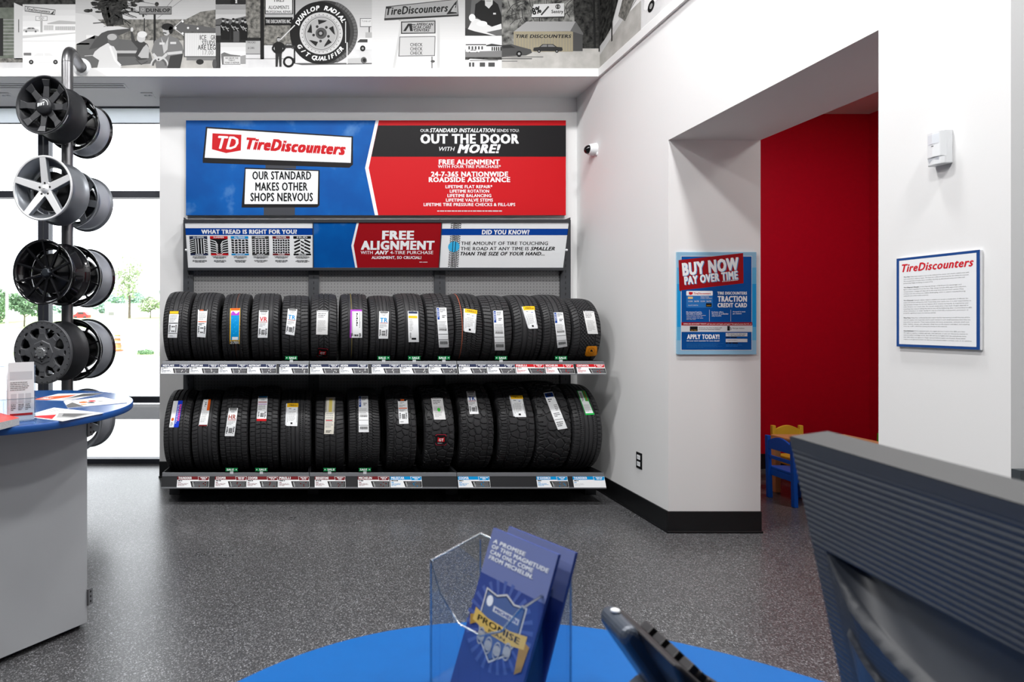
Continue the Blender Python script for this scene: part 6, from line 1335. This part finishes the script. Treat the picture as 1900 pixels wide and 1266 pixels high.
tree('blue-green tree at the right edge of the window, behind the tire rack', 312, 590, 527, 44, 72, M_LEAFB, 1300, .15)
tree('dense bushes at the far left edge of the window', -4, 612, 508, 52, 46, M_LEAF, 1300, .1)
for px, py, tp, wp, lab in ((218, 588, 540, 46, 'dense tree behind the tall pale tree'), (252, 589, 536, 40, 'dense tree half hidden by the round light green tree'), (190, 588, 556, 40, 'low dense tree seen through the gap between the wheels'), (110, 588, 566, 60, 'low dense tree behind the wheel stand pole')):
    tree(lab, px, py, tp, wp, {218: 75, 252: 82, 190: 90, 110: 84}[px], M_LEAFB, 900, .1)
mb = MB(); d = 60; t = thing('warehouse', 'long low white building across the road behind the trees', 'building', (PX(238, d), d + 3, PZ(594, d)))
mb.box(-2.6, -3, 0, 3.2, 4, PZ(565, d) - PZ(594, d), mat('white_cladding', (220, 220, 222), .8)); mb.build('wall', t); mb = MB(); mb.box(-2.7, -3.1, PZ(565, d) - PZ(594, d), 3.3, 4.1, PZ(563, d) - PZ(594, d), I_PALE); mb.build('roof', t)
mb = MB(); mb.box(-2.2, -3.02, 0, -1.6, -2.99, .9, K(120)); mb.build('door', t)
d = 54; t = thing('parked_car', 'red car parked across the road, low behind the wheel stand', 'car', (PX(152, d), d, PZ(592, d)), 0)
mb = MB(); mb.prism([(-.75, .12), (.75, .12), (.75, .4), (.62, .46), (.4, .7), (-.3, .7), (-.48, .46), (-.75, .4)], -.4, .4, mat('car_red_paint', (196, 50, 50), .3), 'y'); mb.build('body', t, bevel=.03)
for x in (-.45, .45):
    mb = MB(); mb.lathe([(.0, -.42), (.14, -.42), (.15, -.4), (.15, .42), (.0, .42)], 16, M_RUB, 'y', T=Matrix.Translation((x, 0, .15))); mb.build('wheel', t)
mb = MB(); mb.prism([(-.26, .47), (.36, .47), (.3, .66), (-.2, .66)], -.405, .405, K(60), 'y'); mb.build('window', t)
d = 40; t = thing('utility_pole', 'pale utility pole at the left edge of the window', 'utility pole', (PX(13, d), d, PZ(606, d)))
mb = MB(); mb.tube([(0, 0, -.3), (0, 0, 9)], [.12, .09], mat('weathered_pole', (170, 168, 164), .9), 12); mb.build('post', t); mb = MB(); mb.box(-.9, -.06, 6.6, .9, .06, 6.72, mat('weathered_pole')); mb.build('crossarm', t)
d = 25.3; t = thing('shrub', 'small low shrub on the grass median right of the lowest front wheel', 'shrub', (PX(270, d), d, .02)); rnd = random.Random(3); vs = []; fs = []
for _ in range(500):
    a, r = rnd.uniform(0, 2 * PI), rnd.uniform(0, 1) ** .5 * .38; c = Vector((r * math.cos(a), r * math.sin(a), rnd.uniform(0, .22) * (1.1 - r))); a_ = Vector((rnd.gauss(0, 1), rnd.gauss(0, 1), rnd.gauss(0, 1))).normalized(); b = a_.orthogonal(); o = len(vs)
    vs += [c + a_ * .03, c + b * .02, c - a_ * .03, c - b * .02]; fs.append((o, o + 1, o + 2, o + 3))
mb = MB(); mb.add(vs, fs, M_LEAF); mb.build('foliage', t)
d = 27.5; t = thing('traffic_barrel', 'orange and white traffic barrel on the road right of the third wheel', 'traffic barrel', (PX(218, d), d, .06))
mb = MB(); mb.lathe([(.0, 0), (.28, 0), (.28, .05), (.2, .06), (.19, .3), (.17, .32), (.165, .55), (.15, .57), (.14, .8), (.0, .82)], 20, mat('barrel_orange', (230, 110, 60), .6)); mb.build('drum', t)
for z in (.12, .4, .64): mb = MB(); mb.lathe([(.198, z), (.19, z + .1)], 20, I_W); mb.build('white_band', t)
# ================================================================== CAMERA AND LIGHT
cam = bpy.data.cameras.new('camera'); co = bpy.data.objects.new('camera', cam); COL.objects.link(co); SC.camera = co
co.location = (0, 0, H); co.rotation_euler = (PI / 2, 0, 0)
cam.sensor_fit = 'HORIZONTAL'; cam.sensor_width = 36; cam.lens = 36 * F / 1900
cam.shift_x = (950 - CX) / 1900; cam.shift_y = -(633 - CZ) / 1900
cam.dof.use_dof = True; cam.dof.focus_distance = 4.4; cam.dof.aperture_fstop = 7.5; cam.clip_start = .02
def area(name, loc, sx, sy, power, col=(1, 1, 1), rot=(0, 0, 0), spread=180):
    l = bpy.data.lights.new(name, 'AREA'); l.shape = 'RECTANGLE'; l.size = sx; l.size_y = sy; l.energy = power; l.color = col; l.spread = math.radians(spread)
    o = bpy.data.objects.new(name, l); COL.objects.link(o); o.location = loc; o.rotation_euler = rot; return o
for x in (-4.2, -1.9, .3, 1.9):
    for y in (.5, 2.75): area('ceiling_lamp', (x, y, 5.1), .35, .35, 76, (1, .99, .98))
area('hall_lamp', (4.4, .2, 5.1), .5, .5, 60)
area('playroom_lamp', (4.4, 3.6, 3.66), .6, .6, 34, (1, .97, .93))
for n, x0, x1 in ((1, -2.95, -1.58), (2, -6.4, -3.0)):
    o = area('window_portal', ((x0 + x1) / 2, YW + .2, 1.9), x1 - x0, 3.7, 1, rot=(-PI / 2, 0, 0)); o.data.cycles.is_portal = True
sun = bpy.data.lights.new('sun', 'SUN'); sun.energy = 8; sun.angle = .02; sun.color = (1, .96, .9)
so = bpy.data.objects.new('sun', sun); COL.objects.link(so); so.rotation_euler = (math.radians(35), math.radians(-18), 0)
w = bpy.data.worlds.new('overcast_sky'); SC.world = w; w.use_nodes = True; nt = w.node_tree
bg = nt.nodes['Background']; bg.inputs[0].default_value = (.93, .96, 1, 1); bg.inputs[1].default_value = 4.3
SC.view_settings.view_transform = 'Standard'; SC.view_settings.look = 'None'; SC.view_settings.exposure = 0.0
SC.cycles.max_bounces = 7; SC.cycles.diffuse_bounces = 4; SC.cycles.glossy_bounces = 3; SC.cycles.transparent_max_bounces = 12; SC.cycles.caustics_reflective = False; SC.cycles.caustics_refractive = False
SC.cycles.sample_clamp_indirect = 6
bpy.data.objects.remove(_to);
